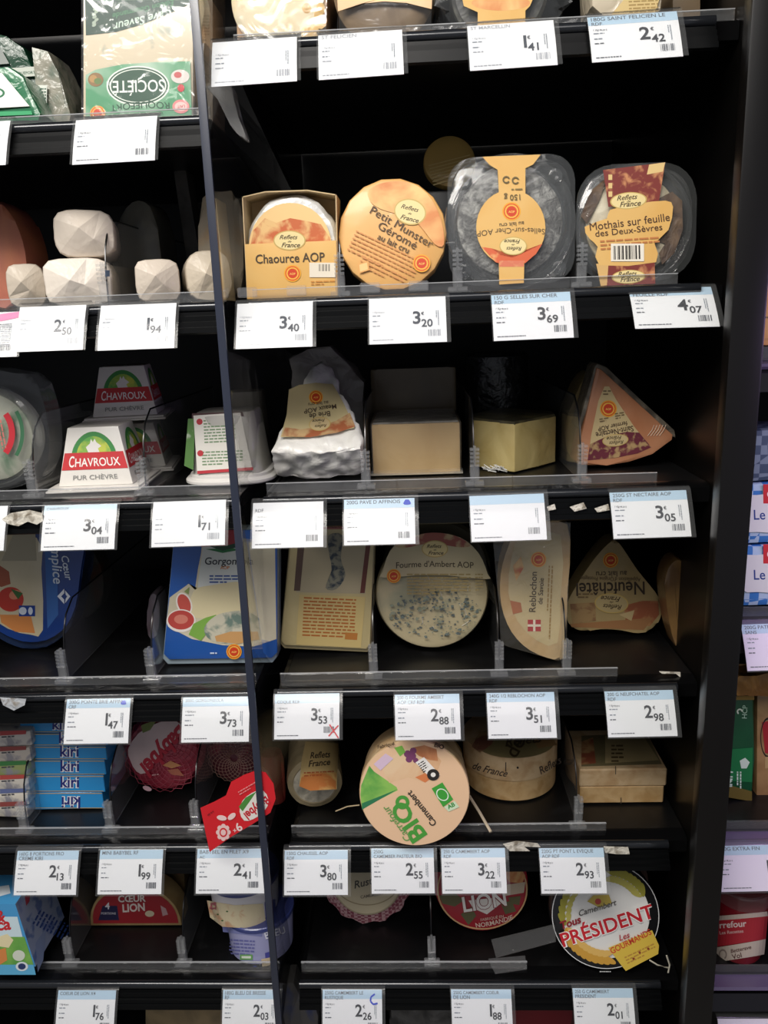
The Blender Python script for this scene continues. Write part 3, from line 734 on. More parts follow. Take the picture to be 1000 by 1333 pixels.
def disc_item(name, lab, cat, row, cx, yb, Wpx, Y, lean, th, m, part='cheese', rim=.003, n=64, bulge=.0012, wob=0, group=None, yaw=0, z=None, rs=1, ml=None):
    """round thing standing on its rim, face to the aisle; returns root, radius"""
    t, W = item(name, lab, cat, row, cx-Wpx/2, cx+Wpx/2, yb, Y=Y, lean=lean, t=th, group=group, yaw=yaw)
    R = W/2*rs
    pf = [(.0005, -bulge), (R*.5, -bulge*.8), (R-rim, -bulge*.15), (R-rim*.3, rim*.3), (R, rim), (R, th-rim), (R-rim, th), (.0005, th)]
    MB().lathe(pf, m, axis='y', c=(0, 0, R), n=n, wob=wob).build(part, t)
    return t, R
ORANGE = mat('e6b470', .45, coat=.25, mix=('dda256', 9, .4, .65), bump=(20, .15))
t, R = disc_item('round_cheese', 'orange paper-wrapped petit munster round with writing across it', 'round cheese', 2, 513, 376, 137, .752, 6, .024, ORANGE, n=18, part='wrapped_cheese', rs=1.03, group='cheeses of the cream and russet range')
pr = Print(t, plane_proj(t, (0, -.0012, 0)), 'printed_text', up=.0006)
pr.fan(smoothpts([(480, 248), (500, 238), (530, 237), (556, 252), (574, 285), (578, 318), (566, 318), (545, 292), (520, 280), (495, 272), (482, 262)], 3), WATER)
plate(pr, 534, 276, 21, 17, -14)
pr.text('Petit Munster', 481, 277, 561, 323, '4a3620', bold=0, hs=.88); pr.text('Géromé', 491, 297, 540, 325, '4a3620', bold=0, hs=.88)
pr.text('au lait cru', 491, 311, 531, 330, '4a3620', bold=.01)
pr.lines(464, 300, 548, 340, 6, 5.2, mat('c9884c', .5), word=6, seed=4, th=.35); pr.lines(472, 334, 530, 362, 3, 5.2, mat('c9884c', .5), word=6, seed=5, th=.35); seal(pr, 549, 343, 11.5)
pr.poly([(466, 344), (480, 340), (481, 352), (468, 356)], 'dca25a'); pr.poly([(468, 345), (478, 342), (479, 351), (469, 354)], 'efc583'); pr.done()

t, W = item('dark_cheese_stack', 'low dark stack of clear trays hidden behind the orange round', 'cheese pack', 2, 545, 600, 372, Y=.86)
MB().box(-.035, .035, 0, .06, 0, PY(586, 243, .855).z-S[2]-.003, mat('17181a', .3), bev=.004).box(-.037, .037, -.001, .061, .048, .052, mat('26282b', .3), bev=.001).build('trays', t)
d0 = PY(586, 243, .855)
t, R = disc_item('round_cheese', 'dull tan round with stripes, leaning at the back above the orange round', 'round cheese', 2, 586, 243, 68, .855, 14, .012, mat('c4a45c', .45, coat=.3), group='cheeses of the cream and russet range')
t.location.z = d0.z
pr = Print(t, plane_proj(t, (0, -.0012, 0)), 'printed_text', up=.0005)
for k in range(7): stroke(pr, [(558+k, 216+k*4.2), (612, 202+k*4.4)], 1.2, 'dcc78a')
pr.done()

# ash-coated round in a clear square tray
def square_tray(lab, x0, x1, yt, yb, Y, lean, rad, cheese_m, cx, cy, cr, group):
    t, W = item('round_cheese_tray', lab, 'cheese pack', 2, x0, x1, yb, Y=Y, lean=lean, t=.03, group=group)
    P = plane_proj(t, (0, 0, 0)); H = P((x0+x1)/2, yt)[0].z
    c = P(cx, cy)[0]; r = abs(P(cx+cr, cy)[0].x-c.x)
    # flange, rounded square with a shallow well and ribbed dome
    q = []; rr = W*rad
    for k, (sx, sz) in enumerate(((1, 1), (-1, 1), (-1, -1), (1, -1))):
        for i in range(7):
            a = D(90*k+15*i); q.append((sx*(W/2-rr)+rr*math.cos(a), H/2+sz*(H/2-rr)+rr*math.sin(a)))
    MB().prism(q, 0, .0012, TRAYM, bev=.0005, seg=1).prism([(x*.93, H/2+(z-H/2)*.93) for x, z in q], .0012, .028, TRAYM, bev=.004).build('tray', t)
    m = MB(); m.lathe([(r*1.16, 0), (r*1.14, -.004), (r*1.06, -.0055), (r*1.04, -.0035), (r*.98, -.005), (r*.94, -.0075), (r*.4, -.0082), (.0004, -.0084)], TRAYM, axis='y', c=c, n=64)
    m.build('clear_lid', t)
    MB().lathe([(.0005, -.0035), (r*.55, -.0035), (r*.80, -.003), (r*.92, .0), (r*.98, .006), (r*.98, .022), (.0005, .024)], cheese_m, axis='y', c=c, n=72, wob=.015).build('cheese', t)
    return t, c, r, plane_proj(t, (0, c.y-.0088, 0))
ASH = mat('626261', .7, mix=('a0a09c', 90, .45, .66, 3, .6), bump=(200, .8))
t, c, r, P = square_tray('grey ash-coated selles-sur-cher round in a clear square tray, label upside down', 585, 748, 205, 375, .752, 5, .2, ASH, 664, 292, 74, 'cheeses of the cream and russet range')
for (a, b) in ((723, 232), (606, 240), (728, 352), (604, 356)):
    q = plane_proj(t, (0, 0, 0))(a, b)[0]; MB().lathe([(.0065, 0), (.006, -.002), (.0035, -.0026), (.0004, -.0016)], TRAYM, axis='y', c=q, n=20).build('corner_stud', t)
pr = Print(t, P, 'printed_label', up=.0004)
pr.fan([(628, 207), (704, 204), (694, 217), (684, 222), (684, 262), (650, 264), (648, 224), (638, 218)], KRAFT, c=(666, 222))
pr.poly([(649, 320), (683, 320), (682, 371), (650, 373)], KRAFT)
pr.ell(665, 299, 45, 49, KRAFT); pr.fan([(627, 324), (640, 326), (652, 335), (668, 338), (690, 328), (706, 320), (698, 333), (684, 345), (665, 350), (645, 344)], mat('d8653c', .5, mix=('e9b273', 60, .5, .6)))
pr.rect(650, 342, 682, 350, mat('d8795a', .5, mix=('e7b27c', 80, .45, .6)))
seal(pr, 666, 278, 12)
pr.text('Selles-sur-Cher AOP', 709, 301, 621, 304, '5a4a30', arc=-3, hs=1.0, bold=0); pr.text('au lait cru', 682, 291, 650, 294, '5a4a30', hs=.9)
plate(pr, 668, 323, 18, 12, 180)
for a, b, s_ in ((671, 238, 5), (659, 237, 5)): pr.ring(a, b, s_, s_, .6, '6a5a34', n=10, a0=20, a1=330)
pr.lines(680, 250, 654, 251, 1, 4, '8a7644'); pr.text('150 g', 677, 256, 656, 257, '6a5a34'); pr.done()

LEAFCH = mat('cfc6ae', .6, mix=('b3a88c', 40, .4, .6), bump=(80, .5))
t, c, r, P = square_tray('mothais-sur-feuille goat cheese on a brown leaf in a clear tray, flared label', 750, 904, 213, 372, .754, 5, .3, LEAFCH, 824, 293, 66, 'cheeses of the cream and russet range')
lm = mat('4a382c', .5, mix=('6d5743', 60, .4, .6), bump=(60, .8)); P0 = plane_proj(t, (0, -.0042, 0))
m = MB(); pts = [P0(a, b)[0] for a, b in [(852, 262), (875, 250), (888, 262), (889, 300), (878, 330), (862, 345), (858, 330), (866, 318), (850, 312), (862, 300), (848, 286)]]
m.prism([(p.x, p.z) for p in pts], -.0046, -.0040, lm); pts = [P0(a, b)[0] for a, b in [(770, 248), (790, 232), (780, 262), (764, 292), (756, 282)]]
m.prism([(p.x, p.z) for p in pts], -.0046, -.0040, lm).build('leaf', t)
pr = Print(t, P, 'printed_label', up=.0004)
pr.poly([(785, 222), (866, 212), (858, 262), (792, 270)], RUSSETD); pr.poly([(845, 215), (866, 212), (863, 224), (842, 228)], 'e3c384')
for k in range(3): pr.rect(792, 228+k*11, 797, 235+k*11, 'e0c081')
pr.poly([(780, 340), (852, 338), (853, 370), (782, 373)], RUSSETD); pr.poly([(776, 344), (792, 344), (790, 372), (782, 373)], 'd9b070')
pr.fan(smoothpts([(761, 296), (790, 285), (794, 274), (830, 266), (866, 262), (876, 270), (870, 300), (852, 318), (854, 342), (780, 346), (778, 322), (768, 312)], 2), KRAFT, c=(820, 305))
plate(pr, 818, 262, 24, 11, 5); plate(pr, 818, 361, 22, 9, 3)
pr.text('Mothais sur feuille', 768, 301, 872, 288, '4a2f20', bold=0, hs=1.0); pr.text('des Deux-Sèvres', 775, 309, 862, 300, '4a2f20', bold=0, hs=.9)
pr.lines(781, 314, 858, 309, 3, 5, 'c07b45', word=9); pr.rect(795, 318, 838, 341, 'f0e9da'); pr.bars(798, 321, 835, 320, 18, '2a2622', n=14); pr.done()
m = MB(); q = plane_proj(t, (0, 0, 0))(873, 347)[0]; m.lathe([(.0065, 0), (.006, -.003), (.0035, -.0036), (.0004, -.0026)], TRAYM, axis='y', c=q, n=20); m.build('corner_stud', t)

# ================================================================== row 3, left bay
t, W = item('cheese_dome_tray', 'clear domed tray of white cheese with a red label at the left edge', 'cheese pack', 3, -60, 64, 636, Y=.765)
lump(t, 'tray', smoothpts([(-60, 490), (20, 488), (42, 492), (52, 510), (62, 548), (64, 590), (56, 622), (30, 634), (-60, 636)], 3), .765, .03, TRAYM, bev=.006)
P = plane_proj(t, (0, .002, 0)); c = P(-12, 570)[0]; r = abs(P(52, 570)[0].x-c.x)
MB().lathe([(r*1.06, 0), (r*1.04, -.006), (r*.97, -.008), (r*.95, -.006), (r*.86, -.010), (.0004, -.011)], TRAYM, axis='y', c=c, n=64).build('clear_lid', t)
MB().lathe([(.0005, -.006), (r*.7, -.006), (r*.88, -.002), (r*.92, .006), (r*.92, .02), (.0004, .024)], mat('a9ab9a', .5, mix=('5f7a5f', 18, .5, .6), bump=(40, .5)), axis='y', c=c, n=48).build('cheese', t)
pr = Print(t, plane_proj(t, (0, c.y-.0115, 0)), 'printed_label')
pr.ring(-30, 566, 50, 48, .84, 'c0303a', a0=-35, a1=35); pr.ring(-30, 566, 62, 60, .92, '3c6b4c', a0=-30, a1=30); pr.lines(2, 548, 9, 585, 3, 4, 'c9706a'); pr.done()

def chavroux(lab, cx, yb, wpx, Y=None, dz=0, yaw=0, dim=False, k=1.0):
    t, W = item('pyramid_goat_cheese', lab, 'cheese tub', 3, cx-wpx/2, cx+wpx/2, yb, Y=Y, dz=dz, yaw=yaw, group='pyramid goat cheese tubs')
    b = W*.395; a = W*.27; H = W*.66*k; d = W
    m = MB()
    # lid flange on which the pyramid stands
    m.box(-W/2, W/2, 0, W, 0, .0022, mat('dcd8d2', .4), bev=.001, seg=2).box(-W/2*.96, W/2*.96, W*.02, W*.98, .0022, .0045, mat('dcd8d2', .4), bev=.001)
    m.build('lid', t)
    z0, z1 = .0045, H; q = [(b, z0), (a, z1)]; cy = W/2; vs = []
    for hw, z in q: vs += [(-hw, cy-hw, z), (hw, cy-hw, z), (hw, cy+hw, z), (-hw, cy+hw, z)]
    bm = bmesh.new(); V = [bm.verts.new(v) for v in vs]
    for f in ((3, 2, 1, 0), (4, 5, 6, 7), (0, 1, 5, 4), (1, 2, 6, 5), (2, 3, 7, 6), (3, 0, 4, 7)): bm.faces.new([V[i] for i in f])
    bmesh.ops.bevel(bm, geom=bm.edges[:], offset=.0018, segments=2, profile=.6, affect='EDGES')
    MB().bm(bm, mat('e6e2da', .35, coat=.2)).build('tub', t)
    for side in (0, 1):
        def f(u, v, side=side):          # u -1..1 across, v 0..1 from top down
            z = z1-(z1-z0)*v; hw = a+(b-a)*v
            if side == 0: return Vector((u*hw, cy-hw, z)), Vector((0, -1, .2)).normalized()
            return Vector((cy*0+hw, cy+u*hw, z)), Vector((1, 0, .2)).normalized()
        pr = Print(t, f, 'printed_face' if side == 0 else 'printed_side')
        pr.poly([(.72*math.cos(i*math.pi/20), .46-.38*math.sin(i*math.pi/20)) for i in range(21)], '3e8d46')
        pr.poly([(.56*math.cos(i*math.pi/20), .46-.30*math.sin(i*math.pi/20)) for i in range(21)], mat('c8cf50', .5, mix=('5faa4c', 60, .4, .6)))
        pr.poly([(-.16, .46), (-.26, .34), (-.12, .28), (-.08, .2), (-.02, .26), (.05, .2), (.1, .26), (.26, .33), (.14, .37), (.2, .46)], 'ece8e2')
        pr.poly([(-.95, .43), (.95, .43), (.97, .72), (-.97, .72)], 'c92f34')
        def T(s_, x0, x1, y, col, hs, out=None):
            vs_, fs_, wd = text_mesh(s_, .012, 0); kk = (x1-x0)/wd; pts = [(x0+x*kk, y-yy*hs) for x, yy in vs_]; pr.put(pts, fs_, col)
        T('C', -.78, -.62, .67, 'f4f0ea', .265); T('HAVROUX', -.59, .78, .665, 'f4f0ea', .2)
        T('PUR CHÈVRE', -.62, .62, .89, '8a8a86', .11)
        pr.done()
    return t
chavroux('white pyramid goat cheese tub with a red band, front one on the shelf', 121, 637, 122, Y=.762, yaw=4)
z1 = PY(165, 551, .835).z-S[3]
chavroux('white pyramid goat cheese tub with a red band, lifted on top of another', 162, 551, 104, Y=.848, dz=z1, yaw=10)
chavroux('pyramid goat cheese tub half hidden behind the front one, carrying another', 176, 630, 100, Y=.86, yaw=10, k=.92)

t, W = item('cream_cheese_tub', 'white tub standing on its lid, back label with fine green and red print', 'cheese tub', 3, 231, 352, 627, Y=.775)
m = MB(); r = W/2
m.lathe([(r*.98, 0), (r, .0012), (r, .0035), (r*.97, .005), (r*.9, .006), (r*.9, .009), (r*.86, .010)], mat('dad7d2', .4), c=(0, r, 0), sq=3, n=72).build('lid', t)
MB().lathe([(r*.80, .009), (r*.74, .03), (r*.66, .068), (r*.62, .0715), (.0005, .0715)], mat('b3b0a8', .4, coat=.2), c=(0, r, 0), sq=5, n=72).build('tub', t)
pr = Print(t, plane_proj(t, (0, r*.185, .010), (0, -1, .14)), 'printed_label')
pr.poly([(250, 538), (316, 536), (318, 542), (250, 545)], '4a2c2c'); pr.poly([(245, 545), (254, 545), (252, 612), (240, 606)], mat('4f7a3a', .5, mix=('c9cfc0', 40, .5, .6)))
pr.poly([(252, 541), (313, 537), (329, 611), (257, 616)], 'e2ded4'); pr.poly([(257, 613), (329, 608), (330, 612), (257, 617)], 'b8303a')
pr.lines(265, 547, 306, 545, 8, 4, '74906a', word=5); pr.lines(263, 588, 316, 586, 5, 4, '74906a', word=5)
pr.ell(260, 549, 4, 4, 'b8303a'); pr.ell(261, 590, 4, 4, 'b8303a'); pr.done()
t, W = item('cheese_tub', 'dim pale tub behind the glass partition, beside the tub with back label', 'cheese tub', 3, 285, 352, 600, Y=.86)
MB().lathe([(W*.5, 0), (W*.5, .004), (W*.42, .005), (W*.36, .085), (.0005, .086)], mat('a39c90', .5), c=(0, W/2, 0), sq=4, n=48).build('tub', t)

# ================================================================== row 3, right bay
t, W = item('brie_wedge', 'white-wrapped wedge of brie with its label upside down', 'cheese wedge', 3, 353, 472, 612, Y=.775, lean=50, t=.040)
w2 = W/2; m = MB()
WR = mat('eceae4', .42, coat=.35, bump=(38, .9), mix=('dcd8d0', 25, .5, .7))
m.prism([(-w2, .002), (-w2*.4, -.001), (w2*.4, -.001), (w2, .002), (w2*.98, .03), (w2*.52, .075), (w2*.22, .122), (-w2*.02, .132), (-w2*.26, .122), (-w2*.62, .07)], 0, .040, WR, bev=.004, sub=3, nz=.0040, nf=90)
m.build('wrapped_cheese', t, angle=80)
pr = Print(t, plane_proj(t, (0, 0, 0)), 'printed_label', up=.0036)
pr.fan([(377, 512), (390, 506), (412, 503), (434, 505), (448, 530), (460, 556), (462, 562), (414, 572), (366, 574), (374, 545)], mat('c9b98a', .5), c=(414, 540))
pr.fan([(372, 561), (392, 564), (416, 560), (440, 552), (456, 542), (463, 560), (440, 568), (404, 574), (368, 573)], mat('a8603c', .5, mix=('c9a878', 60, .45, .6)), c=(414, 567))
seal(pr, 412, 522, 9)
pr.text('Brie de', 430, 540, 403, 544, '4a3a2c', bold=.015); pr.text('Meaux AOP', 438, 531, 396, 538, '4a3a2c', bold=.015)
plate(pr, 417, 557, 14, 9, 186, bg='cfb98a'); pr.text('au lait cru', 428, 527, 402, 530, '6a5a44'); pr.done()
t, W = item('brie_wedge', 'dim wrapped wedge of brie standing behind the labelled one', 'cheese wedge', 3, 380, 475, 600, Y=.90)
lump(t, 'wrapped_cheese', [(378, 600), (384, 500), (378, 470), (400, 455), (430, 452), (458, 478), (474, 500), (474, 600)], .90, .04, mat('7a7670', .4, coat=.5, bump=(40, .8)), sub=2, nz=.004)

BEIGE = mat('b99c6c', .45, coat=.5, mix=('a98a5a', 14, .4, .65), bump=(22, .25))
t, W = item('pave_cheese_block', 'beige rectangular cheese block with a grey top, front one', 'cheese block', 3, 483, 602, 609, Y=.81)
H = PY(542, 552, .81).z-S[3]
def bowed_block(w, h, d, m_side, m_top, top=.0012):
    b = []; n = 12
    for i in range(n+1):
        u = -1+2*i/n; b.append((u*w/2, -.005*(1-u*u)))
    foot = [(w/2, .004)]
    prof = b+[(w/2, d), (-w/2, d)]
    vs = [(x, y, 0) for x, y in prof]+[(x, y, h) for x, y in prof]; k = len(prof)
    bm = bmesh.new(); A = [bm.verts.new(v) for v in vs]
    for i in range(k): bm.faces.new((A[i], A[(i+1) % k], A[k+(i+1) % k], A[k+i]))
    bm.faces.new(A[:k][::-1]); f = bm.faces.new(A[k:])
    bmesh.ops.bevel(bm, geom=[e for e in bm.edges], offset=.0025, segments=2, profile=.6, affect='EDGES')
    m = MB().bm(bm, m_side)
    return m
bowed_block(W*.96, H, .10, BEIGE, None).build('cheese', t)
M = MB(); M.box(-W*.46, W*.46, .000, .098, H-.0002, H+.0016, mat('54514c', .6, mix=('7c7870', 50, .4, .62), bump=(80, .6)), bev=.0007).build('grey_rind', t)
MB().box(-W/2, W/2, -.0078, -.0072, .001, .006, FILM).box(-W*.5, W*.5, -.007, .07, .0004, .002, clear('film_edge', .3, rough=.3, hazecol='d8d2c2')).build('film_fold', t)
MB().box(-W*.49, W*.49, -.0072, .102, .0025, H+.003, FILM, bev=.003).build('film', t)
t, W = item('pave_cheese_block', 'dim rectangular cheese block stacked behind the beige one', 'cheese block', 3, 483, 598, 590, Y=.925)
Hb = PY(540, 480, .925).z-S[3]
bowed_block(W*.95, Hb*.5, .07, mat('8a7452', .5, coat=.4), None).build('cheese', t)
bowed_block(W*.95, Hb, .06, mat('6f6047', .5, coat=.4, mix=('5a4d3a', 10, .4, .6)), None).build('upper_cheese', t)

# dark-topped yellow wedge standing on its edge towards us
p = PZ(670, 615, S[3]+G)
t = thing('tomme_wedge', 'yellow cheese wedge with a dark olive top, corner towards the front', 'cheese wedge', None, (p.x, p.y, S[3]+G))
H = PY(670, 553, p.y).z-S[3]; xl = PY(614, 540, .835).x-p.x; xr = PY(725, 545, .85).x-p.x
YEL = mat('c9b67c', .42, coat=.55, mix=('b29c60', 22, .4, .65), bump=(30, .45)); OLV = mat('3f3b2c', .45, coat=.6, mix=('6b6444', 26, .45, .65), bump=(40, .6))
foot = [(0, 0), (xr*.55, .027), (xr, .052), (xr*1.02, .08), (xl*.0, .125), (xl*1.05, .07), (xl*1.0, .042), (xl*.5, .020)]
bm = bmesh.new(); A = [bm.verts.new((x, y, 0)) for x, y in foot]+[bm.verts.new((x, y, H)) for x, y in foot]; k = len(foot)
for i in range(k): bm.faces.new((A[i], A[(i+1) % k], A[k+(i+1) % k], A[k+i]))
bm.faces.new(A[:k][::-1]); bm.faces.new(A[k:]); bmesh.ops.bevel(bm, geom=bm.edges[:], offset=.002, segments=2, profile=.6, affect='EDGES')
MB().bm(bm, YEL).build('cheese', t, angle=25)
bm = bmesh.new(); A = [bm.verts.new((x*.985, y+.0006, H-.001)) for x, y in foot]+[bm.verts.new((x*.97, y+.001, H+.0022)) for x, y in foot]
for i in range(k): bm.faces.new((A[i], A[(i+1) % k], A[k+(i+1) % k], A[k+i]))
bm.faces.new(A[:k][::-1]); bm.faces.new(A[k:]); MB().bm(bm, OLV).build('rind_top', t)
m = MB(); random.seed(5)
for k in range(14):
    x = xl*.55+random.uniform(-.012, .012); y = .012+random.uniform(-.004, .004)
    m.tube([(x, y, .001+.006*random.random()), (x+.008*random.random(), y-.006, .003*random.random()+.001), (x+.012*random.random(), y-.010, .006*random.random()+.001)], .0006, mat('d8d8d4', .2, coat=.5), n=4)
o = m.build('film_crumple', t); o['kind'] = 'stuff'

t, W = item('clear_round_tub', 'dark clear round tub of cheese, dim at the back above the dark-topped wedge', 'cheese pack', 3, 612, 690, 560, Y=.93)
z = PY(650, 500, .93).z-S[3]
MB().lathe([(.0005, 0), (.036, 0), (.038, .003), (.038, z+.03), (.034, z+.034), (.0005, z+.034)], mat('1d1e1f', .25, coat=.4, mix=('2e302f', 60, .5, .6), bump=(90, .8)), c=(0, .036, 0), wob=.04).build('tub', t)

t, W = item('st_nectaire_wedge', 'orange-pink triangular cheese wedge with a grey rind, standing on its point side', 'cheese wedge', 3, 745, 876, 606, Y=.815)
NEC = mat('c58a66', .38, coat=.5, mix=('b4744e', 16, .4, .65), bump=(24, .3)); RND = mat('4d463c', .6, mix=('7a7060', 60, .4, .62), bump=(70, .7), coat=.3)
lump(t, 'cheese', [(777, 478), (783, 480), (877, 566), (876, 573), (850, 592), (820, 602), (790, 606), (753, 606), (749, 600)], .815, .034, NEC, bev=.0035)
lump(t, 'rind', [(778, 473), (790, 478), (878, 560), (880, 570), (868, 566), (780, 486), (756, 560), (752, 556), (774, 478)], .8175, .036, RND, bev=.002, sub=1, nz=.001)
pr = Print(t, vproj(t, .815), 'printed_label', up=.0004)
CR = mat('cfb888', .5)
pr.fan([(787, 503), (793, 503), (802, 520), (826, 556), (848, 582), (830, 590), (800, 596), (765, 599), (770, 565), (779, 522)], CR, c=(798, 565))
pr.fan([(768, 578), (790, 568), (815, 562), (832, 563), (848, 582), (830, 590), (800, 596), (765, 599)], mat('6b2a38', .5, mix=('b59568', 120, .5, .62)), c=(805, 582))
seal(pr, 792, 532, 11); pr.text('Saint-Nectaire', 824, 554, 775, 563, '4a3626', bold=.015, hs=1.2); pr.text('fermier AOP', 816, 548, 778, 556, '4a3626', bold=.015, hs=1.1)
plate(pr, 801, 573, 17, 8, 186, bg='cdb687'); pr.lines(780, 545, 792, 543, 2, 3, '7a6444'); pr.lines(800, 538, 812, 536, 3, 3, '7a6444'); pr.lines(785, 508, 795, 508, 2, 4, '7a6444'); pr.done()
m = MB(); M_ = mx_of(t).inverted(); p = M_ @ PY(852, 560, .813)
for k in range(5): m.tube([(p.x-.006+.003*k, -.0006, p.z-.006), (p.x-.002+.003*k, -.0012, p.z), (p.x+.003*k, -.0006, p.z+.005)], .0004, mat('e8d0b8', .2, coat=.6), n=4)
o = m.build('film_crease', t); o['kind'] = 'stuff'
t, W = item('wrapped_cheese_wedge', 'shadowy yellow cheese wedge left behind the orange triangular one', 'cheese wedge', 3, 735, 790, 600, Y=.83)
lump(t, 'cheese', smoothpts([(737, 590), (736, 560), (748, 528), (762, 500), (775, 505), (778, 600), (745, 604)], 2), .86, .05, mat('927e50', .45, coat=.4, bump=(30, .4)), bev=.004)

# ================================================================== row 4, left bay
NAVY = mat('153c86', .3, coat=.5)
t, W = item('rounded_blue_pack', 'dark blue round-ended cheese pack with white writing running down it', 'cheese pack', 4, -5, 100, 846, Y=.83)
oL = smoothpts([(-45, 690), (100, 688), (104, 740), (98, 790), (80, 822), (50, 836), (20, 832), (-10, 815), (-45, 780)], 3)
lump(t, 'tray', [(a, b+9) for a, b in oL], .836, .03, clear('blue_tray', .5, hazecol='2b3f66'), bev=.003)
lump(t, 'film_lid', oL, .83, .006, NAVY, bev=.0012)
pr = Print(t, vproj(t, .83), 'printed_lid')
pr.fan(smoothpts([(-30, 700), (48, 700), (54, 740), (56, 820), (40, 826), (10, 818), (-20, 795), (-32, 760)], 2), mat('cdbd96', .4, coat=.3, mix=('d9cdb0', 10, .4, .6)))
pr.poly([(58, 700), (74, 700), (76, 800), (62, 818)], '3a69ae'); pr.poly([(20, 690), (46, 690), (48, 730), (2, 730)], 'b8ae94')
pr.fan([(0, 736), (12, 744), (14, 760), (2, 764), (-20, 756), (-20, 738)], 'a5583c'); pr.ell(14, 780, 17, 16, 'c0392c'); pr.ell(20, 774, 8, 6, 'e08a6a', rot=20); pr.poly([(14, 766), (30, 772), (24, 780)], '3c6a34')
pr.fan([(0, 800), (40, 800), (46, 824), (20, 822), (2, 810)], 'd98b4a'); pr.poly([(25, 788), (46, 788), (46, 802), (25, 802)], '1d3f90'); pr.ell(30, 795, 5, 5, 'dfe6f2'); pr.ell(40, 795, 3, 5, 'dfe6f2')
pr.text('Cœur', 80, 724, 86, 756, 'dde6f4', bold=.012, shear=.2); pr.text('Simplice', 66, 700, 70, 760, 'dde6f4', bold=.012, shear=.2)
pr.poly([(75, 776), (84, 766), (84, 772), (80, 776), (84, 780), (84, 786)], 'e9eef6'); pr.poly([(92, 776), (85, 768), (86, 774), (88, 776), (86, 779), (85, 785)], 'e9eef6')
pr.done()
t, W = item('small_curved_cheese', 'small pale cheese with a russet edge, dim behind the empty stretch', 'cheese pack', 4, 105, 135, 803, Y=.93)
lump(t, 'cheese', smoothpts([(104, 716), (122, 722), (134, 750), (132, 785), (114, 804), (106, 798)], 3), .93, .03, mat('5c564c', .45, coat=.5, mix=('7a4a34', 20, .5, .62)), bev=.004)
t, W = item('small_curved_cheese', 'narrow dim pack standing just left of the gorgonzola', 'cheese pack', 4, 192, 208, 838, Y=.86)
lump(t, 'pack', smoothpts([(194, 790), (203, 782), (209, 800), (205, 836), (193, 836)], 3), .86, .03, mat('5f4a50', .4, mix=('8a8088', 20, .4, .6)), bev=.003)

t, W = item('gorgonzola_pack', 'blue and white gorgonzola pack with figs, behind the partition front edge', 'cheese pack', 4, 212, 361, 862, Y=.782)
lump(t, 'tray', [(226, 690), (362, 690), (361, 856), (355, 864), (218, 866), (211, 858)], .786, .026, mat('9fb0b8', .3, coat=.4), bev=.004)
BL = mat('2358a8', .3, coat=.5)
lump(t, 'film_lid', [(227, 690), (361, 690), (361, 850), (354, 857), (220, 859), (213, 852)], .782, .004, BL, bev=.0015)
pr = Print(t, vproj(t, .782), 'printed_lid')
pr.fan([(264, 700), (310, 700), (358, 706), (360, 832), (330, 842), (290, 840), (250, 832), (219, 816), (217, 810), (221, 778), (246, 760), (254, 768), (258, 740), (262, 720)], mat('dcd3b8', .4, coat=.4, mix=('c9bfa0', 12, .4, .6)))
pr.fan([(266, 700), (312, 700), (312, 770), (258, 772), (258, 758)], 'd9dcd6')
pr.poly([(268, 715), (300, 713), (312, 716), (290, 720)], '2c7a44'); pr.poly([(262, 690), (316, 690), (316, 713), (284, 711), (262, 712)], 'a8333c'); pr.poly([(272, 711), (292, 711), (312, 706), (312, 712), (290, 717)], '274b36')
pr.text('Gorgonzola', 267, 735, 330, 735, '23272e', bold=.01, shear=.1); pr.text('AOP', 287, 741, 299, 741, 'd0803c', bold=.02); pr.lines(273, 749, 311, 749, 3, 4, '2c4f96', word=8)
pr.fan(smoothpts([(252, 770), (275, 762), (320, 758), (330, 780), (326, 800), (252, 804)], 3), 'e0d3a8')
pr.ell(240, 786, 10, 15, 'efe6dc', rot=20); pr.ell(240, 786, 8, 13, 'c8564a', rot=20); pr.ell(236, 808, 19, 15, 'efe6dc'); pr.ell(236, 807, 17, 12.5, 'bf4a42'); pr.ell(236, 806, 9, 6, 'd98270')
pr.poly([(240, 770), (247, 764), (246, 774)], '8a9a5c')
pr.fan([(246, 826), (252, 812), (268, 804), (282, 800), (276, 816), (262, 834)], '7fae4a')
pr.fan(smoothpts([(266, 818), (280, 802), (300, 796), (322, 796), (340, 808), (340, 828), (310, 838), (276, 834)], 3), mat('c9c4ae', .5, mix=('6f8378', 50, .52, .62)))
pr.fan([(280, 828), (300, 822), (336, 822), (338, 832), (310, 838), (282, 835)], 'c99a62')
seal(pr, 305, 848, 10); pr.lines(274, 849, 290, 849, 1, 4, 'cfdcf0', word=4); pr.done()

# ================================================================== row 4, right bay
t, W = item('blue_cheese_slab', 'cream tray of blue cheese with orange print on its lower half', 'cheese pack', 4, 365, 484, 852, Y=.805)
lump(t, 'tray', [(379, 680), (490, 680), (484, 846), (479, 853), (370, 848), (364, 841)], .809, .026, mat('b3a57c', .35, coat=.45, bump=(18, .15)), bev=.004)
lump(t, 'film_lid', [(381, 680), (488, 680), (482, 842), (477, 848), (371, 843), (366, 837)], .805, .003, mat('c6b583', .35, coat=.55, bump=(20, .3)), bev=.0012)
pr = Print(t, vproj(t, .805), 'printed_lid')
pr.poly([(394, 700), (480, 700), (476, 776), (386, 774)], mat('b6a888', .4, coat=.4)); pr.poly([(389, 700), (398, 700), (391, 772), (383, 772)], '5f4a40'); pr.poly([(478, 700), (484, 700), (475, 775), (469, 775)], '6a3830')
pr.fan(smoothpts([(428, 700), (446, 700), (444, 730), (450, 752), (438, 770), (424, 768), (432, 745), (428, 720)], 3), mat('8d8a78', .5, mix=('39424c', 130, .46, .6)))
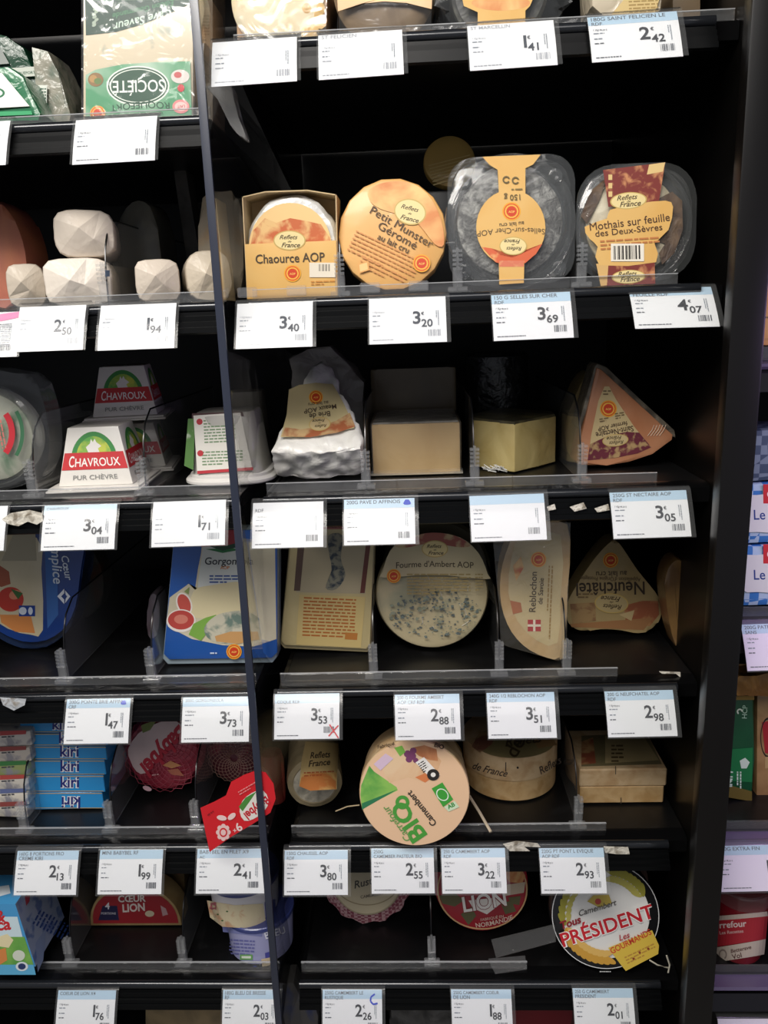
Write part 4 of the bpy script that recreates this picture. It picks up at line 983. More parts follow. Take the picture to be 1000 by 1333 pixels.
pr.rect(420, 680, 450, 692, 'a3605a'); pr.text('BLEU', 427, 690, 445, 690, '5a3030', bold=.02)
pr.poly([(390, 777), (476, 780), (470, 846), (386, 842)], mat('cdb678', .4, coat=.4)); pr.lines(396, 780, 464, 783, 12, 4.4, 'b0642a', word=8, seed=6); pr.poly([(450, 826), (466, 827), (465, 836), (449, 835)], 'b87838'); pr.done()

FOUR = mat('c4b690', .42, coat=.5, mix=('a3a285', 26, .5, .66), bump=(26, .3))
t, R = disc_item('fourme_cheese_round', 'blue-veined fourme cheese round in clear film with a russet-topped label', 'round cheese', 4, 564, 845, 147, None, 8, .040, FOUR, rim=.006, rs=1.0)
pr = Print(t, plane_proj(t, (0, -.0012, 0)), 'printed_film', up=.0005, step=.00003)
MOLD = mat('5a6260', .5, mix=('6f7a72', 160, .45, .6)); MOLD2 = mat('878b78', .5, mix=('8c907a', 160, .45, .6)); random.seed(11)
for k in range(260):
    a = random.uniform(0, 2*math.pi); q = math.sqrt(random.random()); x = 565+q*60*math.cos(a); y = 797+q*32*math.sin(a); s_ = random.choice((.6, .8, 1.0, 1.2, 1.5, 2.2)); 
    pr.poly([(x+s_*random.uniform(.5, 1.4)*math.cos(b_)*1.3, y+s_*random.uniform(.5, 1.3)*math.sin(b_)) for b_ in [i*.9 for i in range(7)]], MOLD if k % 3 else MOLD2)
pr.fan(smoothpts([(499, 742), (508, 716), (528, 700), (562, 693), (598, 698), (622, 718), (634, 745), (632, 752), (565, 746), (500, 750)], 3), mat('c9ba90', .4, coat=.5))
pr.fan(smoothpts([(515, 708), (534, 698), (562, 692), (592, 696), (612, 708), (598, 711), (560, 706), (526, 712)], 3), mat('a24c38', .45, coat=.4, mix=('c9ad7c', 60, .48, .6)))
plate(pr, 566, 713, 17, 11); pr.text("Fourme d'Ambert AOP", 516, 738, 616, 738, '4a3d26', bold=.008, arc=2, hs=1.05)
seal(pr, 513, 748, 9); pr.lines(530, 745, 612, 745, 7, 4.1, 'a8925c', word=10, seed=8); pr.lines(618, 745, 628, 745, 6, 4, 'a8925c', word=3); pr.done()
m = MB(); random.seed(2)
for k in range(10):
    P_ = plane_proj(t, (0, -.0018, 0)); a_, b_ = random.uniform(510, 615), random.uniform(700, 815); q = P_(a_, b_)[0]; q2 = P_(a_+random.uniform(-10, 10), b_+random.uniform(5, 12))[0]
    m.tube([q, (q+q2)/2+Vector((0, -.0006, 0)), q2], .0003, mat('f2eee2', .2, coat=.8), n=4)
o = m.build('film_crease', t); o['kind'] = 'stuff'
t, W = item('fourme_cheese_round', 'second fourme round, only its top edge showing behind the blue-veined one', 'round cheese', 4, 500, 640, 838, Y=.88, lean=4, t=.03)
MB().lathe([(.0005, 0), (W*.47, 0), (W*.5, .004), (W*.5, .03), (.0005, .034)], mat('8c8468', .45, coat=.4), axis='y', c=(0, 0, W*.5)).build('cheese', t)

t, W = item('reblochon_half', 'half-moon reblochon in clear film with a red flag on its label', 'cheese pack', 4, 650, 740, 860, Y=.778)
REB = mat('cdb083', .4, coat=.6, mix=('bd9a66', 22, .4, .65), bump=(20, .25))
lump(t, 'cheese', smoothpts([(740, 686), (739, 770), (734, 856), (722, 862), (690, 850), (666, 826), (653, 792), (652, 752), (662, 715), (680, 686)], 3), .778, .03, REB, bev=.005)
lump(t, 'film', [(640, 684), (743, 684), (737, 858), (727, 864), (664, 846), (652, 842), (650, 800)], .7755, .001, clear('loose_film', .03, rough=.1, bump=(60, .9), hazecol='cfc6b0'), bev=0)
pr = Print(t, vproj(t, .778), 'printed_label', up=.0003)
pr.fan(smoothpts([(680, 700), (730, 700), (730, 780), (726, 840), (700, 838), (674, 812), (662, 775), (666, 730)], 2), mat('cbb88c', .4, coat=.4))
seal(pr, 701, 732, 10); pr.fan([(668, 740), (678, 728), (682, 742), (672, 760)], RUSSET); pr.fan([(664, 785), (678, 788), (680, 800), (668, 803)], 'b06a44')
pr.rect(687, 810, 704, 825, 'b02a34'); pr.rect(694, 810, 697, 825, 'e8dcc8'); pr.rect(687, 816, 704, 819, 'e8dcc8')
pr.text('Reblochon', 697, 800, 699, 748, '4a3a26', bold=.01); pr.text('de Savoie', 706, 790, 708, 756, '4a3a26'); pr.lines(720, 740, 716, 835, 2, 4, 'a08048', word=5); pr.done()

t, W = item('neufchatel_heart', 'heart-shaped neufchatel cheese standing on its lobes, label upside down', 'cheese pack', 4, 740, 860, 824, Y=.842)
HP = smoothpts([(796, 705), (806, 707), (830, 742), (858, 778), (861, 800), (850, 819), (830, 824), (806, 820), (782, 819), (756, 822), (741, 812), (737, 790), (752, 760), (776, 725)], 4)
lump(t, 'wrapped_cheese', HP, .842, .03, mat('b59e6e', .45, coat=.3, mix=('a88f5e', 10, .4, .65), bump=(16, .2)), bev=.004)
pr = Print(t, vproj(t, .842), 'printed_text', up=.0004)
pr.fan([(812, 788), (836, 782), (857, 782), (858, 800), (846, 815), (815, 812)], mat('9c5a3c', .5, mix=('b88a5c', 50, .45, .6))); pr.fan([(742, 786), (775, 784), (776, 808), (745, 812)], mat('a8885c', .5, mix=('8f6a48', 70, .5, .6))); pr.poly([(742, 812), (850, 804), (838, 820), (744, 816)], mat('a5764c', .5))
pr.poly([(806, 800), (826, 794), (822, 808)], 'c9b080'); seal(pr, 795, 729, 10)
pr.text('Neufchâtel', 839, 757, 750, 759, '3f3226', bold=.012, hs=1.15); pr.text("Appellation d'Origine Protégée", 834, 752, 756, 750, '6f5c40', hs=1.2); pr.text('au lait cru', 816, 743, 776, 744, '5a4a34'); 
plate(pr, 796, 785, 22, 13, 176, bg='bba676'); pr.lines(752, 772, 772, 772, 2, 4, '7f6744'); pr.done()
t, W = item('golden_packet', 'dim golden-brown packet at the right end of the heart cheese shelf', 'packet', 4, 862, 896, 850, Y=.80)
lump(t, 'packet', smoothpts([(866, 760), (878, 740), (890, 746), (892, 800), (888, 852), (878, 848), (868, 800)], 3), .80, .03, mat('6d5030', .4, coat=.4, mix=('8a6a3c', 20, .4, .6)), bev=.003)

# ================================================================== row 5, left bay
t0 = None
for k, (y0, y1, lab) in enumerate([(1040, 1056, 'lowest packet of the layered pile at the left edge'), (1022, 1040, 'packet above the lowest in the layered pile at the left edge'),
        (1004, 1022, 'middle packet of the layered pile at the left edge'), (986, 1004, 'green and red edged packet in the layered pile at the left edge'), (966, 986, 'second packet from the top of the pile at the left edge'), (945, 966, 'topmost packet of the layered pile at the left edge')]):
    z0 = PY(10, y1, .775).z; z1 = PY(10, y0, .775).z
    if k == 0: zb = z0
    z = S[5]+G+(z0-zb)
    t = thing('flat_packet', lab, 'packet', 'layered flat packets', (PY(-20, y1, .775).x, .775, z), (0, 0, D(k*1.5-4)))
    MB().box(-.05, .052, 0, .09, .0004, (z1-z0)-.0008, mat(('b9b4a8', 'cfc8bb', 'c4beb4', '8f9a62', 'bfb6ac', 'c5c0ba')[k], .4, coat=.3, mix=('8c8a90', 60, .55, .66)), bev=.003).build('packet', t)
    pr = Print(t, plane_proj(t), 'printed_edge'); ym = (y0+y1)/2
    pr.poly([(0, ym-4), (34, ym-5), (34, ym), (0, ym+2)], ('8a4440', '5f6a94', 'b04a44', '3f7a44', '8a4440', 'a84444')[k]); pr.lines(2, ym+3, 32, ym+1, 1, 4, '4a4a50', word=5); pr.done()

KB = mat('2f93d4', .35, coat=.3); KE = mat('b5a27c', .5)
rowsK = [(1031, 1053, 43, 134, 'bottom thin blue box of the stack, its writing upside down'), (1009, 1031, 42, 136, 'second thin blue box from the bottom of the stack'),
         (989, 1009, 41, 137, 'third thin blue box from the bottom of the stack'), (971, 989, 38, 139, 'fourth thin blue box from the bottom of the stack'),
         (954, 971, 35, 139, 'fifth thin blue box from the bottom of the stack, half behind the price card'), (935, 954, 25, 132, 'topmost thin blue box of the stack, pushed a little to the left')]
zc = S[5]+G; z00 = PY(88, 1053, .788).z
for k, (y0, y1, x0, x1, lab) in enumerate(rowsK):
    za = PY(88, y1, .788).z-z00; zb2 = PY(88, y0, .788).z-z00; h = zb2-za
    xa = PY(x0, (y0+y1)/2, .788).x; xb = PY(x1, (y0+y1)/2, .788).x; w = xb-xa
    t = thing('cream_cheese_box', lab, 'cheese box', 'thin blue cheese boxes in a stack', ((xa+xb)/2, .788, zc+za), (0, 0, D((1, -1, .5, -1.5, 1, -2)[k])))
    MB().box(-w/2, w/2, 0, .075, .0003, h-.0003, KB, bev=.0006, seg=1).build('carton', t)
    P = plane_proj(t, (0, 0, 0)); pr = Print(t, P, 'printed_front')
    pr.rect(x0+1, y0+1, x1-1, y0+2.2, KE); pr.rect(x0+1, y1-2, x1-1, y1-1, KE)
    ym = (y0+y1)/2+4.5; xm = (x0+x1)/2+3
    if k == 0: pr.text('kiri', xm+13, ym-9, xm-11, ym-9, '2a2f7a', hs=1.05, bold=.02, out=('f2f2f4', .05))
    else: pr.text('kiri', xm-13, ym, xm+11, ym, '2a2f7a', hs=1.05, bold=.02, out=('f2f2f4', .05))
    pr.done()

def net_round(lab, cx, yb, wpx, Y, lean, group, col, netcol):
    t, W = item('netted_cheese_bag', lab, 'cheese bag', 5, cx-wpx/2, cx+wpx/2, yb, Y=Y, lean=lean, t=.03, group=group)
    R = W/2
    MB().lathe([(.0005, -.004), (R*.6, -.0035), (R*.88, .0), (R, .010), (R*.98, .022), (R*.8, .03), (.0005, .032)], col, axis='y', c=(0, 0, R), n=40, wob=.04).build('bag', t)
    m = MB(); n = 22
    for k in range(n):
        for s_ in (1, -1):
            a0 = 2*math.pi*k/n; path = []
            for i in range(9):
                q = i/8; a = a0+s_*q*1.5; r = R*(1.0-q*.86); y = -.0046+.0062*((r/R)**6 if r < R else 1)
                path.append((r*math.cos(a), y, R+r*math.sin(a)))
            m.tube(path, .00035, netcol, n=3)
    o = m.build('net', t); o['kind'] = 'stuff'
    return t
BAB = mat('8c1f33', .3, coat=.5, mix=('a8374a', 24, .45, .65), bump=(40, .5))
t = net_round('round dark red netted bag of small cheeses, pale band with red writing', 215, 1032, 104, None, 6, 'netted bags of small cheeses', BAB, mat('b04a5a', .4))
pr = Print(t, plane_proj(t, (0, -.0044, 0)), 'printed_label', up=.0006)
pr.fan(smoothpts([(167, 975), (180, 955), (200, 943), (226, 936), (238, 950), (224, 966), (206, 984), (190, 1006), (178, 1004), (170, 990)], 2), mat('cfb6b4', .4, coat=.4))
pr.fan([(184, 944), (205, 936), (196, 950), (186, 954)], '6f7a3a')
pr.text('Babybel', 234, 943, 180, 998, 'b01f34', bold=.04, hs=1.25, shear=.2); pr.poly([(212, 996), (222, 990), (236, 996), (224, 1000)], 'c98a5a'); pr.poly([(218, 1002), (232, 1000), (240, 1010), (224, 1008)], 'b56a52')
pr.lines(198, 1008, 214, 1006, 1, 3, 'd8a0a0', word=4); pr.ell(192, 1026, 6, 3, 'd0a8b0', rot=-20); pr.done()
t = net_round('darker red netted bag with gold strands, partly under the price card', 308, 1020, 74, None, 6, 'netted bags of small cheeses', mat('5a1726', .35, coat=.5, mix=('8a3340', 30, .5, .65), bump=(50, .5)), mat('b08a7a', .35))

# the red swing tag that hangs over the lip
Yt = .693; p = PY(305, 1085, Yt)
t = thing('swing_tag', 'bright red card tag hanging askew over the shelf lip', 'tag', None, p)
lump(t, 'card', [(261, 1052), (279, 1044), (294, 1036), (301, 1018), (318, 1009), (334, 1003), (346, 1006), (356, 1020), (359, 1040), (352, 1058), (330, 1072), (300, 1090), (273, 1109), (268, 1086)], Yt, .0008, mat('d4202a', .4, coat=.2), bev=0)
pr = Print(t, vproj(t, Yt), 'printed_front')
pr.fan(smoothpts([(312, 1056), (316, 1042), (328, 1032), (342, 1028), (350, 1042), (344, 1056), (330, 1066), (318, 1068)], 2), 'e8e2da'); pr.poly([(311, 1050), (320, 1038), (334, 1030), (326, 1042), (316, 1056)], '4c8a3c')
pr.text('Babybel', 346, 1036, 317, 1059, 'c92030', bold=.03, hs=1.3); pr.text('9', 311, 1070, 305, 1074, 'f0d8d4', hs=1, bold=.02); pr.text('x', 306, 1078, 303, 1081, 'f0d8d4', hs=1)
for k in range(8): a = k*.785; pr.ell(291+6.5*math.cos(a), 1083+8*math.sin(a), 3.2, 3.4, 'eec9c4', n=10)
pr.ell(291, 1083, 5, 6, 'd4202a'); pr.ell(291, 1083, 3.4, 4, 'eec9c4'); pr.ell(289, 1064, 6.5, 3.4, 'f0d0cc', rot=-10); pr.ell(302, 1062, 6, 3.4, 'f0d0cc', rot=40)
pr.lines(270, 1060, 284, 1050, 1, 3, '8a1520', word=3); pr.lines(310, 1030, 334, 1016, 2, 3.4, 'e88a8a', word=3); pr.done()
t, W = item('red_tub', 'blurred red and tan tub seen through the glass partition', 'cheese tub', 5, 340, 372, 1068, Y=.79)
MB().lathe([(W*.45, 0), (W*.5, .012), (W*.5, .05), (W*.42, .060), (.0005, .062)], mat('a8423c', .35, coat=.4, mix=('7d5a40', 20, .45, .6)), c=(0, W*.5, 0)).build('tub', t)

# ================================================================== row 5, right bay
t, W = item('goat_cheese_roll', 'paper-wrapped goat cheese roll lying end on with a tan label', 'cheese roll', 5, 376, 448, 1052, yaw=8)
R = W/2; WRP = mat('a39372', .35, coat=.5, mix=('7c6f52', 18, .45, .65), bump=(45, .6))
MB().lathe([(R*.5, .004), (R*.8, .0), (R*.97, .002), (R, .008), (R*.98, .05), (R*.97, .12), (R*.6, .125)], WRP, axis='y', c=(0, 0, R), n=40, wob=.03).build('wrapper', t)
MB().lathe([(.0005, .002), (R*.78, .0005), (R*.84, .004)], mat('c9c1ae', .5, mix=('8c887a', 60, .45, .62), bump=(60, .6)), axis='y', c=(0, 0, R), n=40, wob=.05).build('cheese_end', t)
pr = Print(t, cyl_proj(t, (0, 0, R), R*1.0, 'y'), 'printed_label', up=.0006, curved=5)
pr.fan([(398, 966), (440, 968), (438, 1028), (404, 1030), (390, 1024), (393, 990)], mat('bfa673', .45, coat=.3), c=(416, 1000)); pr.fan([(394, 1008), (437, 1006), (437, 1028), (404, 1030), (390, 1024)], mat('b4703c', .5, mix=('c9a668', 40, .45, .6)), c=(415, 1018))
pr.text('Reflets', 404, 988, 430, 986, '3c3226', shear=.3, bold=.02, hs=1.2); pr.text('France', 402, 999, 430, 996, '3c3226', shear=.3, bold=.02, hs=1.1); pr.lines(396, 1006, 434, 1004, 2, 4, 'a0522c', word=4); pr.done()
m = MB(); p1 = mx_of(t).inverted() @ PY(437, 1056, .745); p2 = mx_of(t).inverted() @ PY(468, 1048, .745)
m.tube([p1, (p1+p2)/2+Vector((0, 0, .002)), p2], .0007, mat('b8a684', .4), n=5); m.build('tie_wire', t)

WOOD = mat('c9a878', .6, mix=('b48f5c', 60, .4, .65), bump=(80, .2)); WOODP = mat('cdb189', .6, mix=('b8956a', 60, .4, .65))
t, W = item('camembert_box', 'round camembert box tipped over the lip, peach face with green writing', 'cheese box', 5, 470, 613, 1101, lean=8, t=.0, dz=.0092)
R = W/2
MB().lathe([(.0005, 0), (R*.98, 0), (R, .0012), (R, .019), (R*.97, .0192), (R*.97, .052), (R*.95, .053), (.0005, .053)], WOODP, axis='y', c=(0, 0, R), n=72).build('box', t)
FACE = mat('e8c29c', .45, coat=.2)
pr = Print(t, plane_proj(t, (0, 0, 0)), 'printed_face', up=.0002)
M_ = mx_of(t); inv = None
def cface(u, v):   # face coordinates -1..1 to local
    return Vector((u*R, 0, R-v*R)), Vector((0, -1, 0))
sv = pr.proj; pr.proj = cface; pr.ell(0, 0, .985, .985, FACE, n=72)
pr.poly([(-.96, -.16), (-.80, -.53), (-.72, -.42), (-.32, -.12), (-.30, -.06), (-.96, .28), (-.98, .02)], mat('4c9a44', .45, mix=('8cc05a', 30, .4, .6)))
pr.poly([(-.96, .18), (-.3, -.08), (-.96, .30)], '2f7a50')
pr.fan([(-.6, -.55), (-.3, -.75), (.1, -.93), (.3, -.85), (.5, -.6), (.4, -.35), (.2, -.2), (-.1, -.3), (-.45, -.2)], mat('e6c7a0', .45, mix=('d9a070', 14, .45, .65)))
pr.fan([(-.05, -.85), (.2, -.9), (.42, -.82), (.44, -.6), (.3, -.62), (.1, -.7)], mat('a8603c', .5, mix=('c98a5c', 30, .4, .6))); pr.fan([(.02, -.3), (.3, -.42), (.34, -.3), (.2, -.2)], 'd8804c')
for a, b, r_ in ((-.1, -.74, .07), (-.02, -.7, .07), (-.08, -.64, .06), (.0, -.8, .06), (.04, -.62, .05)): pr.ell(a, b, r_, r_, '7a3f68', n=14)
pr.fan([(-.34, -.86), (-.2, -.9), (-.14, -.78), (-.24, -.7)], '7ab54a'); pr.fan([(-.72, -.56), (-.5, -.76), (-.36, -.66), (-.6, -.44)], 'd8bfd4')
pr.proj = sv
pr.text('BIO', 556, 1086, 525, 1040, '4a9c3c', bold=.03, hs=.9); pr.ring(524, 1044, 9, 9, .5, '4a9c3c')
pr.text('Carrefour', 536, 1091, 504, 1047, '6b9c54', bold=.01, shear=.1); pr.text('Camembert', 569, 1071, 535, 1028, '3c352c', bold=.02, hs=1.05)
pr.poly([(562, 1026), (576, 1018), (590, 1040), (577, 1050)], '3fa03a'); pr.ring(576, 1034, 9, 7, .84, 'e9efe0', rot=-45); pr.poly([(578, 1050), (592, 1042), (598, 1050), (584, 1056)], 'cfe3c0'); pr.text('AB', 584, 1053, 593, 1048, '2f8a3a', bold=.03)
pr.poly([(541, 992), (552, 985), (573, 1008), (563, 1015)], 'f0ede6'); pr.ring(547+17, 1008, 8, 7.5, .4, '2a2624'); pr.lines(544, 994, 552, 989, 5, 3, '3a3634', word=4); pr.done()
pr = Print(t, cyl_proj(t, (0, 0, R), R, 'y'), 'printed_side', up=.0003); pr.text('Fabriqué', 492, 975, 514, 970, '5a4a3c', shear=.2); pr.text('BIO', 565, 972, 577, 976, '4a4038', bold=.03); pr.done()
t2, W2 = item('camembert_box', 'round wooden camembert box behind the tipped one, mostly hidden', 'cheese box', 5, 478, 606, 1045, Y=.785)
MB().lathe([(W2*.47, 0), (W2*.48, .002), (W2*.48, .016), (W2*.5, .0165), (W2*.5, .034), (W2*.49, .036), (.0005, .036)], WOOD, c=(0, W2*.5, 0), n=64).build('box', t2)
tl = thing('wooden_splint', 'thin pale splint sticking out over the lip beside the tipped box', 'splint', None, (0, 0, 0))
a = PY(611, 1036, .76); b_ = PY(639, 1083, .722); MB().tube([a, (a+b_)/2+Vector((0, 0, .001)), b_], .0016, mat('c4b49a', .6), n=6).build('splint', tl)
for ch in [tl]: pass

def zbox_round(lab, cx, yb, wpx, Y, yt_front, group):
    t, W = item('round_cheese_box', lab, 'cheese box', 5, cx-wpx/2, cx+wpx/2, yb, Y=Y, group=group); R = W/2; H = PY(cx, yt_front, Y).z-PY(cx, yb, Y).z
    s_ = H*.46
    MB().lathe([(R*.96, 0), (R*.975, .001), (R*.975, s_), (.001, s_)], WOOD, c=(0, R, 0), n=72).build('base', t)
    MB().lathe([(R, s_+.0004), (R, H-.001), (R*.99, H), (.0005, H)], WOODP, c=(0, R, 0), n=72).build('lid', t)
    return t, R, H, s_
t, R, H, s_ = zbox_round('round pale wooden cheese box with script writing round its rim', 671, 1043, 128, .793, 984, None)
pr = Print(t, plane_proj(t, (0, 0, H), (0, 0, 1)), 'printed_top'); pr.ell(670, 966, 52, 21, '8e8158'); pr.fan([(614, 972), (624, 955), (650, 948), (640, 970), (625, 980)], mat('8a5a48', .5, mix=('b8956a', 40, .45, .6)))
pr.fan([(690, 950), (716, 958), (726, 970), (700, 975)], mat('9c7a50', .5)); pr.text('Reflets', 658, 972, 706, 966, '4a3c28', shear=.35, bold=.02); pr.text('de', 672, 988, 684, 966, '4a3c28'); pr.done()
pr = Print(t, cyl_proj(t, (0, R, 0), R, 'z'), 'printed_rim', up=.0004, curved=5)
pr.text('de France', 615, 1000, 660, 1011, '4a4038', shear=.35, bold=.012, hs=1.1, arc=-1); pr.text('Reflets', 704, 1008, 732, 992, '4a4038', shear=.35, bold=.012, hs=1.2); pr.rect(658, 992, 659.2, 1004, '4a4038'); pr.ell(674, 999, 1.4, 1.4, '2a2420'); pr.done()
t, W = item('square_cheese_box', 'square pale wooden cheese box with a seam round its middle', 'cheese box', 5, 755, 864, 1045, Y=.788)
H = PY(810, 1000, .788).z-PY(810, 1045, .788).z; m = MB().box(-W/2, W/2, .001, W*.92, 0, H*.49, WOOD, bev=.0012, seg=1); m.build('base', t)
MB().box(-W/2-.001, W/2+.002, 0, W*.93, H*.5, H, WOODP, bev=.0014, seg=1).build('lid', t)
pr = Print(t, plane_proj(t, (0, 0, H), (0, 0, 1)), 'printed_top'); pr.poly([(757, 998), (757, 958), (842, 955), (862, 995)], '756a4a'); pr.poly([(757, 996), (757, 966), (772, 960), (776, 994)], mat('8a4a34', .5, mix=('b08a5c', 50, .45, .6))); pr.poly([(788, 994), (788, 958), (836, 956), (858, 990)], 'a8966c'); pr.lines(796, 970, 812, 970, 5, 5, '5a4a30'); pr.done()
pr = Print(t, plane_proj(t, (0, 0, 0)), 'staple_marks'); pr.rect(801, 997, 802, 1008, '4a4034'); pr.rect(808, 1038, 809, 1046, '4a4034'); pr.done()

# ================================================================== row 6, left bay
t, W = item('milk_drink_carton', 'blue, white and green carton with red writing at the left edge', 'carton', 6, -30, 50, 1282, Y=.722, dz=.0092)
H = PY(20, 1206, .722).z-PY(20, 1282, .722).z
xr = W/2; bm = bmesh.new(); m = MB()
xR = (mx_of(t).inverted() @ PY(50, 1280, .722)).x; xT = (mx_of(t).inverted() @ PY(25, 1206, .722)).x
H = PY(25, 1200, .722).z-S[6]; prof = [(-.12, 0), (xR, 0), (xT, H), (-.12, H)]
vs = [(x, 0, z) for x, z in prof]+[(xR+.0, .075, 0), (-.12, .075, 0), (xT, .07, H), (-.12, .07, H)]
m.add(vs, [(0, 1, 2, 3), (5, 7, 6, 4), (3, 2, 6, 7), (0, 5, 4, 1)], mat('4a9ad0', .35, coat=.3)).add(vs, [(1, 4, 6, 2)], mat('8e9bb4', .35, coat=.3, mix=('5c73a0', 70, .5, .62))); m.build('carton', t)
pr = Print(t, plane_proj(t, (0, 0, 0)), 'printed_front')
pr.poly([(-5, 1206), (25, 1206), (44, 1280), (-5, 1280)], mat('cfe3ea', .4)); pr.poly([(-5, 1232), (34, 1232), (46, 1268), (-5, 1268)], mat('5fa048', .4, mix=('86bb58', 30, .4, .6))); pr.poly([(-5, 1268), (46, 1268), (49, 1281), (-5, 1281)], '5fb0d8')
pr.text('&', -4, 1212, 10, 1212, 'c82a30', bold=.03); pr.text('ica', -6, 1224, 17, 1222, 'c82a30', bold=.03); pr.fan([(0, 1232), (12, 1228), (20, 1236), (14, 1246), (0, 1244)], 'e8dcb0'); pr.fan([(-4, 1250), (10, 1246), (12, 1262), (-4, 1272)], 'd98a4a'); pr.ell(27, 1256, 8, 7, 'd6dccc'); pr.ell(31, 1270, 8, 6, 'dfe6ea'); pr.ell(31, 1270, 5, 4, '2a3a6a'); pr.done()
pr = Print(t, plane_proj(t, (xR, 0, 0), (H, 0, xR-xT)), 'printed_side'); pr.poly([(48, 1240), (62, 1220), (58, 1262), (51, 1278)], mat('7f8fae', .4)); pr.lines(44, 1215, 54, 1196, 10, 5, '2c4a8a', word=6); pr.poly([(34, 1180), (42, 1170), (40, 1186), (36, 1192)], '9c3444'); pr.done()
pr = Print(t, plane_proj(t, (0, 0, H), (0, 0, 1)), 'printed_top'); pr.fan([(-5, 1168), (14, 1165), (16, 1176), (-5, 1182)], 'dfe8ee'); pr.done()

t, W = item('half_moon_box', 'red half-moon cheese box with white writing, gold edge', 'cheese box', 6, 118, 236, 1202, Y=.808)
R = W/2; z0 = PY(177, 1202, .808).z; Hh = PY(177, 1160, .808).z-z0
arc = [(R*math.cos(D(a)), Hh*1.25*(math.sin(D(a))**.85)) for a in range(0, 181, 9)]
MB().prism(arc+[(-R, -.0)], 0, .030, mat('b59a6a', .45, mix=('9a7c50', 20, .4, .6)), bev=.001).build('box', t)
pr = Print(t, plane_proj(t, (0, 0, 0)), 'printed_front')
def fr(u, v): return Vector((u*R, 0, v*Hh*1.25)), Vector((0, -1, 0))
sv = pr.proj; pr.proj = fr; pr.poly([(.94*math.cos(D(a)), .06+.86*abs(math.sin(D(a)))**.85) for a in range(0, 181, 9)], mat('a3262e', .4, coat=.3)); pr.poly([(-.82, .14), (-.36, .14), (-.36, .5), (-.68, .5)], '27264a'); pr.proj = sv
pr.text('CŒUR', 154, 1174, 190, 1173, 'e6dad0', bold=.03, hs=1.0, out=('7a1a22', .04)); pr.text('LION', 160, 1187, 189, 1185, 'e6dad0', bold=.03, hs=1.1); pr.text('4', 137, 1183, 143, 1183, 'e8e4e8', bold=.02); pr.text('PORTIONS', 132, 1190, 151, 1190, 'd8d4dc')
pr.ell(195, 1189, 6, 4, 'd8c8a8'); pr.fan([(209, 1178), (216, 1182), (219, 1190), (212, 1192)], 'c49a9a'); pr.done()
t2, W2 = item('half_moon_box', 'dim box with gold letters standing behind the red half-moon box', 'cheese box', 6, 196, 244, 1190, Y=.85)
lump(t2, 'carton', smoothpts([(196, 1190), (198, 1140), (205, 1128), (224, 1130), (240, 1144), (243, 1186), (240, 1196)], 2), .85, .03, mat('6e5a3c', .5, mix=('4a3a28', 20, .4, .6)), bev=.002)
pr = Print(t2, vproj(t2, .85), 'printed_front'); pr.text('LEO', 212, 1150, 238, 1164, 'a8503c', bold=.02); pr.done()

def tub(lab, cx, yb, wpx, Y, z, yt, colr, lidc, shape=.92):
    p = PY(cx, yb, Y); W = PY(cx+wpx/2, yb, Y).x-PY(cx-wpx/2, yb, Y).x; H = PY(cx, yt, Y).z-p.z
    t = thing('spread_tub', lab, 'cheese tub', 'round tubs stacked by the partition', (p.x, Y, z)); R = W/2
    MB().lathe([(R*.86, 0), (R*.9, .002), (R*.96, H-.006), (.0005, H-.006)], colr, c=(0, R, 0), n=64).build('tub', t)
    MB().lathe([(R*.99, H-.0058), (R, H-.004), (R, H-.001), (R*.97, H), (R*.93, H-.0008), (.0005, H-.0008)], lidc, c=(0, R, 0), n=64).build('lid', t)
    return t, R, H
PURP = mat('a3a4cc', .35, coat=.3)
t, R, H = tub('lower lilac round tub with a blue band and a green mark', 333, 1262, 92, .742, S[6]+G, 1212, PURP, mat('3c4684', .35, coat=.4))
pr = Print(t, cyl_proj(t, (0, R, 0), R*.90, 'z', dr=R*.065/H), 'printed_side', up=.0005, curved=5); pr.poly([(290, 1206), (342, 1212), (341, 1219), (291, 1213)], '7f84b8'); pr.text('BLEU', 346, 1222, 372, 1214, 'e4e4f0', bold=.03, out=('2c3478', .05)); pr.lines(300, 1222, 332, 1224, 5, 4.4, '6a6ca8', word=5); pr.rect(313, 1242, 329, 1249, '6fa860'); pr.rect(315, 1244, 327, 1247, 'e4ecdc'); pr.fan([(345, 1240), (352, 1238), (354, 1252), (346, 1255)], '4a4c9c'); pr.fan([(340, 1248), (360, 1244), (362, 1256), (342, 1260)], 'd8c4a0'); pr.lines(330, 1256, 338, 1257, 1, 4, '3c4684'); pr.done()
zt = S[6]+G+H+.0006
t, R, H = tub('upper round tub with a picture of creamy spread, dark blue lid', 311, 1212, 96, .742, zt, 1166, mat('d0cdd2', .35, coat=.3), mat('39437c', .35, coat=.4))
pr = Print(t, cyl_proj(t, (0, R, 0), R*.90, 'z', dr=R*.065/H), 'printed_side', up=.0005, curved=5); pr.fan([(270, 1172), (306, 1178), (342, 1176), (346, 1200), (320, 1208), (290, 1206), (274, 1194)], mat('d6c8a6', .45, mix=('c49a78', 60, .5, .64))); pr.ell(284, 1190, 1.4, 1, '4a6a3a'); pr.ell(296, 1186, 1.4, 1, '4a6a3a'); pr.ell(290, 1198, 1.4, 1, '4a6a3a'); pr.poly([(344, 1174), (358, 1170), (358, 1196), (346, 1200)], '3f4588'); pr.fan([(272, 1176), (282, 1174), (282, 1184), (275, 1188)], 'b0606a'); pr.done()

